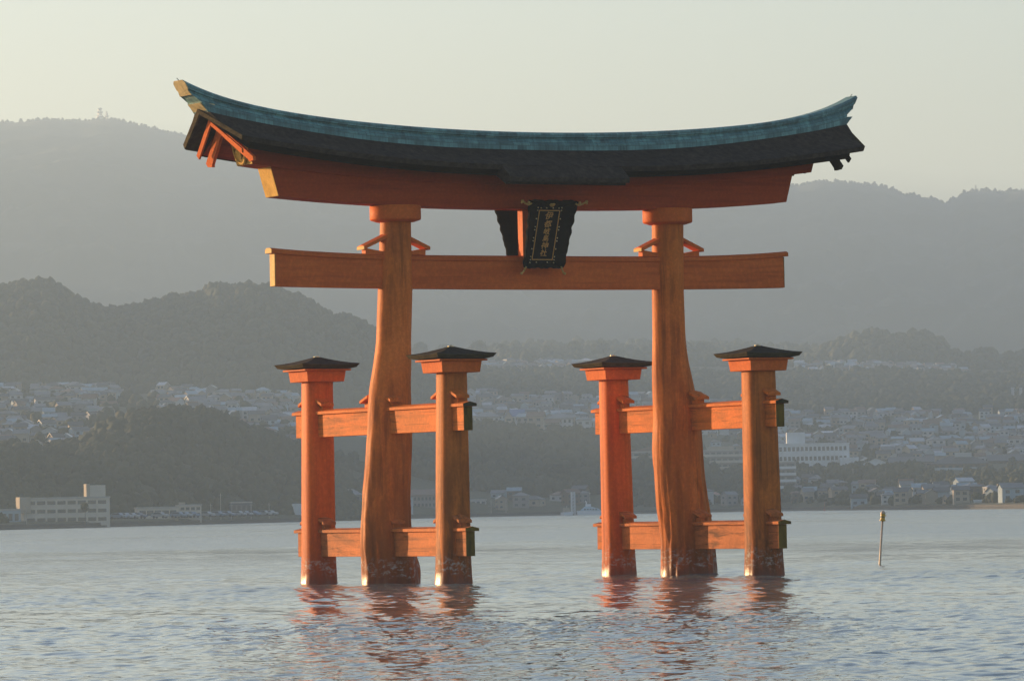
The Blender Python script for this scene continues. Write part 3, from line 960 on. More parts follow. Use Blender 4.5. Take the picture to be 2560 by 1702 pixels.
# ladder of (distance, height) up the slope at several bearings; y = photo row where the slope reaches that distance
LAD = {
    -700: [(1205, 1306), (1300, 1215), (1500, 1120), (1700, 1050), (1900, 1000), (2050, 985), (2300, 985), (3500, 1010)],
    0:    [(1205, 1304), (1300, 1215), (1500, 1128), (1700, 1060), (1900, 1005), (2050, 985), (2300, 985), (3500, 1010)],
    300:  [(1300, 1291), (1420, 1195), (1550, 1110), (1750, 1040), (1950, 1000), (2080, 985), (2300, 985), (3500, 1010)],
    560:  [(1340, 1278), (1480, 1220), (1650, 1110), (1800, 1050), (1980, 1005), (2100, 985), (2300, 985), (3500, 1010)],
    760:  [(1440, 1274), (1560, 1235), (1700, 1120), (1850, 1070), (2050, 1010), (2200, 985), (2500, 960), (3500, 960)],
    1000: [(1580, 1268), (1680, 1225), (1800, 1120), (1950, 1078), (2200, 1030), (2450, 980), (2800, 925), (3500, 920)],
    1300: [(1690, 1262), (1790, 1215), (1920, 1110), (2010, 1075), (2300, 1045), (2550, 978), (2850, 930), (3500, 868)],
    1600: [(1690, 1258), (1790, 1210), (1920, 1120), (2010, 1085), (2300, 1045), (2550, 978), (2850, 930), (3500, 868)],
    1850: [(1690, 1250), (1790, 1205), (1920, 1150), (2050, 1105), (2300, 1055), (2550, 1000), (2850, 935), (3500, 872)],
    2100: [(1640, 1242), (1740, 1208), (1860, 1180), (2050, 1110), (2300, 1055), (2550, 1010), (2850, 930), (3500, 875)],
    2350: [(1500, 1240), (1660, 1205), (1830, 1180), (2050, 1115), (2300, 1055), (2550, 1010), (2850, 935), (3500, 890)],
    2560: [(1350, 1240), (1600, 1200), (1800, 1180), (2050, 1115), (2300, 1055), (2550, 1010), (2850, 945), (3500, 890)],
    3300: [(1280, 1200), (1600, 1170), (1800, 1150), (2050, 1085), (2300, 1035), (2550, 990), (2850, 925), (3500, 870)],
}
LX = np.array(sorted(LAD))
LAD_R = np.array([[p[0] for p in LAD[x]] for x in LX], float)
LAD_Z = np.array([[2.292 + (HY(x) - p[1]) / F_PX * p[0] for p in LAD[x]] for x in LX], float)


def ground_z(px, R):
    """height of the town slope at bearing px (photo column) and distance R"""
    rs = r_shore(px)
    Rl = np.array([np.interp(px, LX, LAD_R[:, k]) for k in range(LAD_R.shape[1])])
    Zl = np.array([np.interp(px, LX, LAD_Z[:, k]) for k in range(LAD_Z.shape[1])])
    Rk = np.concatenate([[rs - 12, rs, rs + 6, rs + 14], Rl])
    Zk = np.concatenate([[-2.0, -0.1, 0.35, 1.3], np.maximum(Zl, 1.9)])
    return float(np.interp(R, Rk, Zk))


def pos(px, R):
    a = az_of(px)
    return CAM[0] + R * math.sin(a), CAM[1] + R * math.cos(a)


def polar_sheet(name, xs, Rf, zf, mat, kind='structure'):
    """sheet over bearings xs; Rf(x) -> array of distances ; zf(x, Rarr) -> heights"""
    P = []
    for x in xs:
        a = az_of(x)
        Ra = Rf(x)
        z = zf(x, Ra)
        P.append(np.stack([CAM[0] + Ra * math.sin(a), CAM[1] + Ra * math.cos(a), z], -1))
    o = grid_mesh(name, np.array(P), mat)
    o.data.flip_normals()
    return tag(o, kind=kind)


xs = np.linspace(-880, 3450, 180)
tt = np.linspace(0, 1, 130) ** 1.25
polar_sheet('hillside', xs, lambda x: (r_shore(x) - 12) + tt * (3500 - r_shore(x) + 12),
            lambda x, Ra: np.array([ground_z(x, r) for r in Ra]) + .5 * snoise(np.full_like(Ra, x * .15), Ra * .05, 3, 3) * np.clip((Ra - r_shore(x) - 30) / 100, 0, 1), M['ground'])


class Hill:
    def __init__(s, name, crest, front, back, R0, z_base=-4.0, p=1.6, rough=1.0, step=1.0, mat=None, nx=160, nr=50):
        s.cx = np.array([c[0] for c in crest], float); s.cy = np.array([c[1] for c in crest], float)
        s.R0, s.front, s.back, s.p, s.zb, s.rough = R0, front, back, p, z_base, rough
        xs = np.linspace(s.cx[0], s.cx[-1], nx)
        fr = np.concatenate([np.linspace(-1, 0, nr), np.linspace(0, 1, nr // 3)[1:]])
        s.o = polar_sheet(name, xs, lambda x: s.r0(x) + np.where(fr < 0, fr * s.front, fr * s.back), lambda x, Ra: s.z(x, Ra), mat or M['ground'])

    def r0(s, x):
        return float(np.interp(x, *zip(*s.R0))) if isinstance(s.R0, list) else s.R0

    def crest_z(s, x):
        y = np.interp(x, s.cx, s.cy)
        return 2.292 + (HY(x) - y) / F_PX * s.r0(x)

    def z(s, x, Ra):
        r0 = s.r0(x)
        t = np.where(Ra < r0, (r0 - Ra) / s.front, (Ra - r0) / s.back)
        k = 1 - np.clip(t, 0, 1) ** s.p
        cz = s.crest_z(x)
        n = snoise(np.full_like(Ra, x * r0 / F_PX / 60.0), Ra / 60.0, 5, 4) * s.rough * (1 - k) * 4 * k
        return s.zb + (cz - s.zb) * k + n


far = Hill('far_mountain', [(-900, 335), (-300, 318), (0, 318), (60, 316), (100, 313), (130, 309), (165, 310), (185, 313), (230, 312), (265, 308), (300, 308), (330, 314), (360, 320), (390, 327), (420, 337), (450, 340), (500, 354), (600, 380), (700, 400), (850, 420), (1000, 440), (1300, 455), (1600, 465), (1850, 470), (1900, 480), (1975, 470), (2010, 473), (2040, 466), (2060, 461), (2075, 460), (2095, 467), (2110, 461), (2150, 464), (2170, 470), (2200, 469), (2230, 475), (2260, 486), (2285, 499), (2300, 496), (2330, 504), (2355, 508), (2383, 518), (2400, 507), (2430, 490), (2450, 487), (2480, 483), (2500, 487), (2520, 492), (2545, 487), (2560, 484), (3000, 470), (3500, 500)],
           2700, 500, 6000, p=1.35, rough=24, mat=M['woodfar'], nx=420, nr=110)
lefth = Hill('wooded_hill', [(-900, 800), (-600, 770), (-300, 750), (0, 736), (50, 730), (90, 721), (130, 724), (150, 730), (175, 752), (200, 765), (230, 780), (255, 780), (275, 790), (320, 786), (370, 783), (400, 770), (450, 760), (500, 756), (540, 732), (560, 726), (590, 734), (610, 729), (640, 730), (695, 733), (720, 745), (760, 758), (800, 780), (830, 800), (870, 806), (905, 818), (940, 838), (1000, 885), (1050, 930), (1100, 985)],
             560, 200, 2450, p=1.5, rough=5, mat=M['woodfar'], nx=220, nr=60)
sub = Hill('low_spur', [(300, 1010), (335, 968), (380, 933), (430, 913), (480, 903), (520, 898), (560, 912), (600, 940), (640, 980), (690, 1010)], 180, 120, 2330, p=1.7, rough=2, mat=M['ground'], nx=80, nr=40)
near = Hill('near_hill', [(-700, 1110), (-300, 1120), (0, 1136), (100, 1140), (200, 1122), (260, 1088), (330, 1056), (420, 1045), (500, 1044), (560, 1060), (620, 1085), (690, 1108), (740, 1130), (800, 1160), (850, 1195), (900, 1240), (950, 1262)], 235, 90,
            [(-700, 1400), (0, 1430), (800, 1620)], p=2.0, rough=2, mat=M['ground'], nx=140, nr=50)
knoll = Hill('far_knoll', [(1960, 935), (2000, 912), (2043, 893), (2069, 880), (2095, 865), (2131, 856), (2165, 845), (2198, 842), (2229, 845), (2260, 852), (2278, 853), (2300, 845), (2325, 850), (2351, 860), (2377, 880), (2395, 893), (2440, 892), (2483, 892), (2501, 904), (2532, 902), (2560, 892), (2900, 870), (3400, 860)], 280, 200, 3080, p=1.7, rough=2, mat=M['woodfar'], nx=160, nr=40)

# ------------------------------------------------------------------ woods
def ico(sub):
    bm = bmesh.new()
    bmesh.ops.create_icosphere(bm, subdivisions=sub, radius=1.0)
    V = np.array([v.co[:] for v in bm.verts]); Fc = np.array([[v.index for v in f.verts] for f in bm.faces])
    bm.free()
    return V, Fc


def crown_variants(sub, k):
    V, Fc = ico(sub)
    out = []
    for i in range(k):
        n = snoise(V[:, 0] * 1.6 + V[:, 2] * .9 + i * 9, V[:, 1] * 1.6 - V[:, 2] * 1.1, 50 + i, 3)
        n2 = snoise(V[:, 0] * 4.2 - V[:, 2] * 2 + i * 5, V[:, 1] * 4.2 + V[:, 2] * 2.4, 80 + i, 2)
        r = 1 + .38 * n + .34 * n2
        W = V * r[:, None]
        W[:, 2] *= .92
        out.append(W)
    return out, Fc


CR3, F3 = crown_variants(3, 6)
CR2, F2 = crown_variants(2, 6)


def woods(name, pts, mat, hi=True, label=None):
    """pts: list of (x, y, z, radius, height scale) -> one mesh of many crowns"""
    CR, Fc = (CR3, F3) if hi else (CR2, F2)
    nv = len(CR[0])
    Vs, Fs, tn = [], [], []
    for i, (x, y, z, r, hs) in enumerate(pts):
        W = CR[i % len(CR)]
        a = rng.uniform(0, 6.28)
        c, s_ = math.cos(a), math.sin(a)
        Q = np.empty_like(W)
        Q[:, 0] = (W[:, 0] * c - W[:, 1] * s_) * r + x
        Q[:, 1] = (W[:, 0] * s_ + W[:, 1] * c) * r + y
        Q[:, 2] = W[:, 2] * r * hs + z
        Vs.append(Q); Fs.append(Fc + i * nv); tn.append(np.full(nv, rng.uniform(0, 1)))
    o = raw_mesh(name, np.concatenate(Vs), np.concatenate(Fs), mat, True, np.concatenate(tn))
    return tag(o, label=label, cat='woods', kind='stuff')


def hill_pts(h, n, r, fmin, fmax, hs=(.9, 1.4), x0=None, x1=None, sink=.25):
    out = []
    x0 = h.cx[0] if x0 is None else x0; x1 = h.cx[-1] if x1 is None else x1
    for _ in range(n):
        x = rng.uniform(x0, x1)
        R = h.r0(x) + rng.uniform(fmin, fmax) * h.front
        z = float(h.z(x, np.array([R]))[0])
        if z < ground_z(x, min(R, 3490)) - 1: continue
        rr = rng.uniform(*r)
        X, Y = pos(x, R)
        k = rng.uniform(*hs)
        out.append((X, Y, z + rr * k * (1 - 2 * sink) * .6, rr, k))
    return out


def slope_pts(xr, Rr, n, r, hs=(.9, 1.3), keep=None):
    out = []
    for _ in range(n):
        x = rng.uniform(*xr); R = rng.uniform(*Rr)
        if R < r_shore(x) + 18: continue
        if keep and not keep(x, R): continue
        rr = rng.uniform(*r); X, Y = pos(x, R); k = rng.uniform(*hs)
        out.append((X, Y, ground_z(x, R) + rr * k * .45, rr, k))
    return out


woods('woodland', hill_pts(near, 3000, (1.0, 2.5), -1.0, .12) + slope_pts((-300, 760), (1196, 1420), 900, (1.0, 2.2), keep=lambda x, R: R > r_shore(x) + 75), M['wood'], True, 'dark rounded wood covering the low hill by the left shore')
woods('woodland', hill_pts(lefth, 6500, (1.3, 3.0), -1.0, .05, (.9, 1.6), x0=-300) + hill_pts(lefth, 620, (1.2, 2.7), -.05, .02, (.8, 1.3), x0=-100), M['wood'], False, 'hazy wood covering the big hill behind the left town')
woods('woodland', hill_pts(sub, 800, (1.3, 2.8), -1.0, .1), M['wood'], False, 'brownish wood on the spur below the big left hill')
woods('woodland', hill_pts(knoll, 2200, (1.6, 3.8), -1.0, .06, x1=2900), M['wood'], False, 'hazy wood over the knoll at far right')
woods('woodland', hill_pts(far, 3000, (.8, 2.5), -.010, .004, (.7, 2.2), -200, 2800), M['woodfar'], False, 'row of far trees along the mountain skyline')
woods('woodland', slope_pts((960, 1760), (1730, 1985), 1500, (1.3, 3.2)), M['wood'], True, 'dark wood rising from the middle of the shore')
woods('woodland', slope_pts((1020, 1960), (2480, 2570), 420, (1.3, 2.6)), M['wood'], False, 'strip of wood between the middle rows of houses')
woods('woodland', slope_pts((1820, 2760), (2400, 2830), 3200, (1.5, 3.2)), M['wood'], False, 'broad dark wood on the slope below the right knoll')
woods('woodland', slope_pts((1960, 2600), (1480, 2300), 480, (.9, 2.1)), M['wood'], True, 'scattered garden trees among the houses on the right')
woods('woodland', slope_pts((-100, 760), (1480, 2050), 330, (1.2, 2.6)) + slope_pts((1080, 1900), (1990, 2470), 150, (.9, 1.9)), M['wood'], False, 'scattered garden trees among the houses on the left')
woods('woodland', slope_pts((1000, 1980), (2530, 2850), 1500, (1.3, 2.8)) + slope_pts((1000, 2100), (2985, 3420), 2600, (1.5, 4.0), (.9, 1.6)), M['wood'], False, 'wooded top of the middle slope')
woods('woodland', slope_pts((1980, 2300), (1700, 1850), 120, (1.2, 2.4)) + slope_pts((640, 1000), (1440, 1720), 160, (1.4, 2.8)), M['wood'], True, 'bushes on the bank below the white hotel')

woods('woodland', slope_pts((1560, 1990), (1665, 1870), 520, (.9, 2.0)), M['wood'], True, 'bushes on the bank behind the right pillars')

# single trees one can tell apart on the middle ridge and by the hotel
def make_tree(X, Y, z, r, h, label, group):
    root = empty('broadleaf_tree', (X, Y, z), label=label, cat='tree', group=group)
    mb = MB()
    mb.tube((0, 0, -1.5), (0, 0, h * .55), r * .10, r * .06, 8)
    for i in range(4):
        a = i * 1.6 + X
        mb.tube((0, 0, h * .35 + i * .2), (math.cos(a) * r * .55, math.sin(a) * r * .55, h * .75), r * .05, r * .02, 6)
    mb.build('trunk', M['trunkbark'], root)
    V, Fc, tn = [], [], []
    nv = len(CR3[0])
    k = 9
    for i in range(k):
        a = rng.uniform(0, 6.28); q = rng.uniform(.15, .62) if i else 0
        rr = r * (rng.uniform(.38, .55) if i else .62)
        c = np.array([math.cos(a) * q * r, math.sin(a) * q * r, h * .62 + rng.uniform(-.22, .32) * h * .6])
        V.append(CR3[i % 6] * rr + c); Fc.append(F3 + i * nv); tn.append(np.full(nv, rng.uniform(0, 1)))
    # loose sprays of leaves round the outline
    sv, sf = [], []
    base = k * nv
    for i in range(420):
        d = rng.normal(size=3); d /= np.linalg.norm(d)
        c = d * r * rng.uniform(.78, 1.04) * np.array([1, 1, .8]) + np.array([0, 0, h * .64])
        e = rng.normal(size=(3, 3)) * r * .06
        sv.append(c + e); sf.append([base + i * 3, base + i * 3 + 1, base + i * 3 + 2])
    V = np.concatenate(V + sv); Fa = np.concatenate([np.concatenate(Fc), np.array(sf)])
    T = np.concatenate(tn + [rng.uniform(0, 1, len(sv) * 3)])
    o = raw_mesh('crown', V, Fa, M['wood'], False, T)
    o.parent = root
    return root


for px, yb, R, wpx, lab in (
        (1203, 882, 3120, 26, 'tall domed tree on the skyline just right of the left front pillar hat'),
        (1116, 884, 3120, 22, 'dim round tree on the skyline just behind the left front pillar hat'),
        (1263, 884, 3110, 22, 'low round tree on the skyline right of the tall domed tree'),
        (1300, 886, 3110, 20, 'flat topped tree at the right of the pair on the middle skyline'),
        (1376, 887, 3110, 22, 'lone broad tree on the skyline midway between the main pillars'),
        (1443, 884, 3110, 25, 'broad round tree on the skyline just left of the right rear pillar hat'),
        (1508, 880, 3120, 26, 'tall tree on the skyline above the right rear pillar hat'),
        (1728, 876, 3120, 22, 'bushy tree on the skyline just right of the right main pillar'),
        (1768, 876, 3120, 22, 'bushy tree on the skyline left of the right front pillar hat'),
        (1060, 880, 3120, 22, 'round tree on the skyline just right of the left main pillar')):
    X, Y = pos(px, R)
    r = wpx / F_PX * R
    make_tree(X, Y, z_of(px, yb + 16, R), r * .95, r * 1.7, lab, 'single trees on the middle skyline')
for px, yb, R, wpx, hpx, lab in (
        (1325, 1262, 1780, 40, 95, 'large rounded tree on the shore between the gate pillars, left of its twin'),
        (1385, 1258, 1790, 44, 100, 'large rounded tree on the shore between the gate pillars, right of its twin'),
        (2085, 1182, 1838, 14, 30, 'dark tree in front of the white hotel, nearer its right corner'),
        (2045, 1182, 1838, 12, 26, 'dark tree in front of the white hotel, nearer its middle'),
        (213, 1300, 1165, 11, 52, 'dark tree standing before the tower end of the long left shore building')):
    X, Y = pos(px, R)
    r = wpx / F_PX * R
    make_tree(X, Y, z_of(px, yb, R), r, hpx / F_PX * R * .95, lab, 'single trees near the shore')

# ------------------------------------------------------------------ buildings
def wallmat(name, col): return plain(name, col, 0.8, 0, 0.10, 0.4, 0.2)


WM = {'cream': wallmat('cream_wall', (0.36, 0.31, 0.24)), 'white': wallmat('white_wall', (0.42, 0.43, 0.43)), 'grey': wallmat('grey_wall', (0.22, 0.22, 0.225)),
      'beige': wallmat('beige_wall', (0.30, 0.25, 0.19)), 'brown': wallmat('brown_wall', (0.13, 0.10, 0.075)), 'pale': wallmat('pale_blue_wall', (0.32, 0.40, 0.44)), 'bright': wallmat('bright_render_wall', (0.64, 0.66, 0.67)), 'sandy': wallmat('pale_sandy_wall', (0.52, 0.47, 0.39)), 'dark': wallmat('dark_wall', (0.10, 0.11, 0.13))}


def roofmat(name, col, rough, spec=.5):
    m, nt, nd, lk, bs = new_mat(name)
    tc = nd.new('ShaderNodeTexCoord')
    w = nd.new('ShaderNodeTexWave'); w.bands_direction = 'X'; w.inputs['Scale'].default_value = 1.2; w.inputs['Distortion'].default_value = .4
    lk.new(tc.outputs['Object'], w.inputs['Vector'])
    n = noise_node(nd, lk, tc.outputs['Object'], .7, 4, .6)
    f = mth(nd, lk, 'ADD', mth(nd, lk, 'MULTIPLY', w.outputs[1], .3), mth(nd, lk, 'MULTIPLY', n.outputs[0], .7))
    r = ramp(nd, [(.25, tuple(c * .7 for c in col)), (.75, tuple(min(1, c * 1.25) for c in col))])
    lk.new(f, r.inputs[0]); lk.new(r.outputs[0], bs.inputs['Base Color'])
    bs.inputs['Roughness'].default_value = rough
    bs.inputs['Specular IOR Level'].default_value = spec
    return m


RM = {'grey tiled': roofmat('grey_tiles', (0.16, 0.165, 0.175), .38), 'dark tiled': roofmat('dark_tiles', (0.06, 0.062, 0.07), .4), 'brown tiled': roofmat('brown_tiles', (0.16, 0.09, 0.06), .5),
      'pale blue': roofmat('pale_blue_metal', (0.24, 0.33, 0.38), .35), 'white metal': roofmat('white_metal', (0.42, 0.44, 0.47), .3), 'blue tiled': roofmat('blue_tiles', (0.07, 0.14, 0.32), .35),
      'pink tiled': roofmat('pink_tiles', (0.40, 0.22, 0.18), .6)}
M['glass'] = plain('window_glass', (0.05, 0.06, 0.07), 0.12, 0, 0.2, 2)
M['concrete'] = plain('concrete', (0.38, 0.36, 0.33), 0.85, 0, 0.15, 0.3)
M['stone'] = plain('stone_bank', (0.05, 0.046, 0.041), 0.9, 0, 0.3, 0.25)
M['sand'] = plain('tidal_strip', (0.11, 0.092, 0.068), 0.9, 0, 0.3, 0.2)

HSH = {}


def house_shape(kind):
    """shared meshes for small houses: unit sizes in metres; returns (wall, roof, windows)"""
    if kind in HSH: return HSH[kind]
    w, d, h, rise, ty = kind
    o = .45
    wl = MB(); wl.box(-w / 2, w / 2, -d / 2, d / 2, -4.0, h)
    if ty == 'gable':
        for s in (-1, 1):
            wl.prism([(0, -d / 2, h), (0, d / 2, h), (0, 0, h + rise * .96)], (s * (w / 2 - .1), 0, 0), (s * (w / 2), 0, 0))
    rf = MB()
    if ty == 'gable':
        for s in (-1, 1):
            rf.hexa([(-w / 2 - o, s * (d / 2 + o), h - .15), (w / 2 + o, s * (d / 2 + o), h - .15), (w / 2 + o, 0, h + rise), (-w / 2 - o, 0, h + rise),
                     (-w / 2 - o, s * (d / 2 + o), h + .05), (w / 2 + o, s * (d / 2 + o), h + .05), (w / 2 + o, 0, h + rise + .2), (-w / 2 - o, 0, h + rise + .2)])
        rf.box(-w / 2 - o, w / 2 + o, -.15, .15, h + rise + .1, h + rise + .32)
    else:
        k = max(.6, w / 2 - d / 2)
        rf.add([(-w / 2 - o, -d / 2 - o, h - .1), (w / 2 + o, -d / 2 - o, h - .1), (w / 2 + o, d / 2 + o, h - .1), (-w / 2 - o, d / 2 + o, h - .1),
                (-w / 2 - o, -d / 2 - o, h + .08), (w / 2 + o, -d / 2 - o, h + .08), (w / 2 + o, d / 2 + o, h + .08), (-w / 2 - o, d / 2 + o, h + .08),
                (-k, 0, h + rise), (k, 0, h + rise)],
               [(3, 2, 1, 0), (0, 1, 5, 4), (1, 2, 6, 5), (2, 3, 7, 6), (3, 0, 4, 7), (4, 5, 9, 8), (6, 7, 8, 9), (5, 6, 9), (7, 4, 8)])
        rf.box(-k, k, -.14, .14, h + rise - .05, h + rise + .18)
    ow, orf = wl.build('wall', WM['white']), rf.build('roof', RM['grey tiled'])
    wn_ = []
    for zc in ([1.4] if h < 4 else [1.4, 4.1]):
        for xc in (-w * .27, w * .2):
            for s in (-1, 1):
                b = MB(); b.box(-.8, .8, -.04, .04, -.55, .55)
                ob = b.build('window', M['glass']); ob.location = (xc, s * (d / 2 + .03), zc)
                wn_.append(ob)
    for zc in ([1.4] if h < 4 else [1.4, 4.1]):
        for s in (-1, 1):
            b = MB(); b.box(-.04, .04, -.6, .6, -.5, .5)
            ob = b.build('window', M['glass']); ob.location = (s * (w / 2 + .03), d * .12, zc)
            wn_.append(ob)
    data = (ow.data, orf.data, [(q.data, q.location.copy()) for q in wn_])
    for q in [ow, orf] + wn_: bpy.data.objects.remove(q)
    HSH[kind] = data
    return data


SHAPES = [(8.0, 5.6, 3.0, 1.7, 'gable'), (7.0, 5.6, 5.6, 1.6, 'gable'), (8.6, 6.4, 5.4, 1.7, 'hip'), (6.2, 5.2, 5.6, 1.9, 'gable'), (9.6, 6.0, 3.1, 1.8, 'hip'), (7.4, 6.2, 5.8, 1.5, 'hip')]


def small_house(px, R, rz, sh, wall, roofc, label, group, scale=1.0, windows=True, z=None):
    X, Y = pos(px, R)
    zz = ground_z(px, R) if z is None else z
    root = empty('small_house', (X, Y, zz), rz, label=label, cat='house', group=group)
    root.scale = (scale,) * 3
    wm_, rm_, wins = house_shape(SHAPES[sh])

    def part(nm, me, mat):
        o = bpy.data.objects.new(nm, me); COL.objects.link(o); o.parent = root
        if mat:
            o.material_slots[0].link = 'OBJECT'; o.material_slots[0].material = mat
        return o
    part('wall', wm_, WM[wall]); part('roof', rm_, RM[roofc])
    if windows:
        ca, sa = math.cos(rz), math.sin(rz)
        vx, vy = CAM[0] - X, CAM[1] - Y
        for me, loc in wins:
            # only the sides turned towards the bay
            nx, ny = (0, math.copysign(1, loc.y)) if abs(loc.y) > abs(loc.x) * .9 and abs(loc.x) < SHAPES[sh][0] / 2 - .1 else (math.copysign(1, loc.x), 0)
            if (nx * ca - ny * sa) * vx + (nx * sa + ny * ca) * vy < 0: continue
            o = part('window', me, None); o.location = loc
    return root


TAKEN = []


def district(n, xr, Rr, phrase, group, sc=(.8, 1.05), rows=True, win=True, base_rz=None):
    made = 0
    tries = 0
    while made < n and tries < n * 60:
        tries += 1
        x = rng.uniform(*xr); R = rng.uniform(*Rr)
        if Rr[0] < 200: R += r_shore(x)
        if R < r_shore(x) + 15: continue
        X, Y = pos(x, R)
        if any((X - a) ** 2 + (Y - b) ** 2 < q * q for a, b, q in TAKEN): continue
        s = rng.uniform(*sc)
        TAKEN.append((X, Y, 9.0 * s))
        sh = int(rng.integers(0, 6))
        wall = rng.choice(['cream', 'white', 'grey', 'beige', 'pale', 'white', 'brown'])
        rc = rng.choice(['grey tiled', 'grey tiled', 'dark tiled', 'dark tiled', 'brown tiled', 'pale blue', 'white metal'], p=[.22, .22, .18, .14, .1, .08, .06])
        rz = -(YAW) + rng.choice([0, 0, math.pi / 2, .5, -.45]) + rng.normal(0, .12)
        shp = SHAPES[sh]
        lab = f"{'tall' if shp[2] > 4 else 'low'} {wall if wall != 'pale' else 'bluish'} house, {'hipped' if shp[4] == 'hip' else 'gabled'} {rc} roof, {phrase}"
        small_house(x, R, rz, sh, wall, rc, lab, group, s, win)
        made += 1


def big_building(name, px0, px1, yb, yt, R, depth, storeys, bays, wall, label, cat='building', yaw=0.0, band=False, roof='flat', roofc='grey tiled', rise=1.5, win_h=.5, win_w=.62, gap=0.0, balcony=False, balc=None, parapet=True, group=None):
    xm = (px0 + px1) / 2
    X, Y = pos(xm, R)
    zb = z_of(xm, yb, R)
    w = (px1 - px0) / F_PX * R
    h = (yb - yt) / F_PX * R
    root = empty(name, (X, Y, zb), -az_of(xm) + yaw, label=label, cat=cat, group=group)
    TAKEN.append((X, Y, max(w, depth) * .62)) if w < 22 else [TAKEN.append((X + (k - .5) * w * math.cos(az_of(xm)), Y - (k - .5) * w * math.sin(az_of(xm)), depth * .8 + 4)) for k in np.linspace(0, 1, 5)]
    rf_h = rise if roof in ('gable', 'hip') else 0
    hw = h - rf_h
    wl = MB(); wl.box(-w / 2, w / 2, 0, depth, -5, hw)
    if roof == 'gable_front':
        hw = h - rise
        wl = MB(); wl.box(-w / 2, w / 2, 0, depth, -5, hw)
        wl.prism([(-w / 2, 0, hw), (w / 2, 0, hw), (0, 0, h - .1)], (0, 0, 0), (0, depth, 0))
    wall_o = wl.build('wall', WM[wall] if wall in WM else M[wall], root)
    if roof == 'flat':
        mb = MB(); mb.box(-w / 2 - .15, w / 2 + .15, -.15, depth + .15, hw + .003, hw + .35)
        mb.build('roof', M['concrete'] if wall not in ('white', 'bright') else WM[wall], root)
    elif roof == 'gable':
        mb = MB(); o = .5
        for a, b in ((-o, depth / 2), (depth + o, depth / 2)):
            mb.hexa([(-w / 2 - o, a, hw), (w / 2 + o, a, hw), (w / 2 + o, b, h), (-w / 2 - o, b, h), (-w / 2 - o, a, hw + .2), (w / 2 + o, a, hw + .2), (w / 2 + o, b, h + .2), (-w / 2 - o, b, h + .2)])
        mb.build('roof', RM[roofc], root)
    elif roof == 'gable_front':
        mb = MB(); o = .4
        for s in (-1, 1):
            mb.hexa([(s * (w / 2 + o), -o, hw - .2), (s * (w / 2 + o), depth, hw - .2), (0, depth, h), (0, -o, h), (s * (w / 2 + o), -o, hw), (s * (w / 2 + o), depth, hw), (0, depth, h + .2), (0, -o, h + .2)])
        mb.build('roof', RM[roofc], root)
    elif roof == 'hip':
        o = .6; k = w / 2 - min(w * .32, depth * .6)
        MB().add([(-w / 2 - o, -o, hw), (w / 2 + o, -o, hw), (w / 2 + o, depth + o, hw), (-w / 2 - o, depth + o, hw), (-w / 2 - o, -o, hw + .15), (w / 2 + o, -o, hw + .15), (w / 2 + o, depth + o, hw + .15), (-w / 2 - o, depth + o, hw + .15), (-k, depth / 2, h), (k, depth / 2, h)],
                 [(3, 2, 1, 0), (0, 1, 5, 4), (1, 2, 6, 5), (2, 3, 7, 6), (3, 0, 4, 7), (4, 5, 9, 8), (6, 7, 8, 9), (5, 6, 9), (7, 4, 8)]).build('roof', RM[roofc], root)
    sh_ = hw / max(1, storeys)
    proto = None
    for i in range(storeys):
        z0 = i * sh_ + sh_ * (1 - win_h) * .55
        for j in range(bays):
            bw = w * .94 / bays
            xc = -w * .47 + bw * (j + .5)
            ww = bw * win_w
            if proto is None:
                proto = MB().box(-ww / 2, ww / 2, -.05, .05, 0, sh_ * win_h).build('window', M['glass'], root)
                q = proto
            else:
                q = proto.copy(); COL.objects.link(q)
            q.location = (xc, -.03, z0)
        if balcony:
            MB().box(-w / 2, w / 2, -.9, -.06, i * sh_ + .02, i * sh_ + sh_ * .42).build('balcony', WM[balc or wall], root)
    # windows on the two ends, turned to the light
    for s in (-1, 1):
        for i in range(storeys if depth > 5 and bays else 0):
            q = MB().box(-.04, .04, -.7, .7, 0, sh_ * win_h * .8).build('window', M['glass'], root)
            q.location = (s * (w / 2 + .02), depth * .55, i * sh_ + sh_ * .25)
    return root, w, h, hw


def add_part(root, name, x0, x1, y0, y1, z0, z1, mat):
    return MB().box(x0, x1, y0, y1, z0, z1).build(name, mat, root)


# --- left shore
b, w, h, hw = big_building('waterfront_building', 58, 276, 1309, 1246, 1180, 7.0, 3, 8, 'sandy', 'long three storey beige building with a raised tower on the left shore', yaw=.18, win_w=.8, win_h=.42)
add_part(b, 'tower', w * .28, w * .46, .6, 5.5, hw + .35, hw + 2.9, WM['sandy'])
add_part(b, 'end_block', -w / 2 - .9, -w * .42, -.6, 4.5, hw * .45, hw + .5, WM['cream'])
add_part(b, 'stair_box', w * .235, w * .275, .3, 3.5, hw + .35, hw + 3.2, WM['cream'])
big_building('waterfront_shed', -30, 52, 1311, 1276, 1165, 6, 1, 5, 'pale', 'low pale blue shed at the left end of the shore', 'shed', yaw=.15)
b, w, h, hw = big_building('shore_restaurant', 344, 446, 1295, 1270, 1260, 6, 1, 5, 'sandy', 'low flat roofed building with wide dark windows right of the tower building', yaw=.12, win_w=.85)
b, w, h, hw = big_building('shore_office', 448, 504, 1293, 1264, 1275, 6, 2, 4, 'sandy', 'two storey flat roofed block beside the low building with wide windows', yaw=.12, win_w=.7)
add_part(b, 'roof_tank', -w * .45, -w * .2, 1, 3, hw + .35, hw + .9, WM['cream'])
big_building('dark_warehouse', 578, 630, 1283, 1257, 1350, 7, 1, 4, 'dark', 'dark blue grey warehouse on the shore left of the gate', 'warehouse', yaw=.1)
big_building('box_store', 714, 760, 1279, 1262, 1395, 6, 1, 0, 'bright', 'plain white box store peeking out left of the left rear pillar', 'store', yaw=.1)
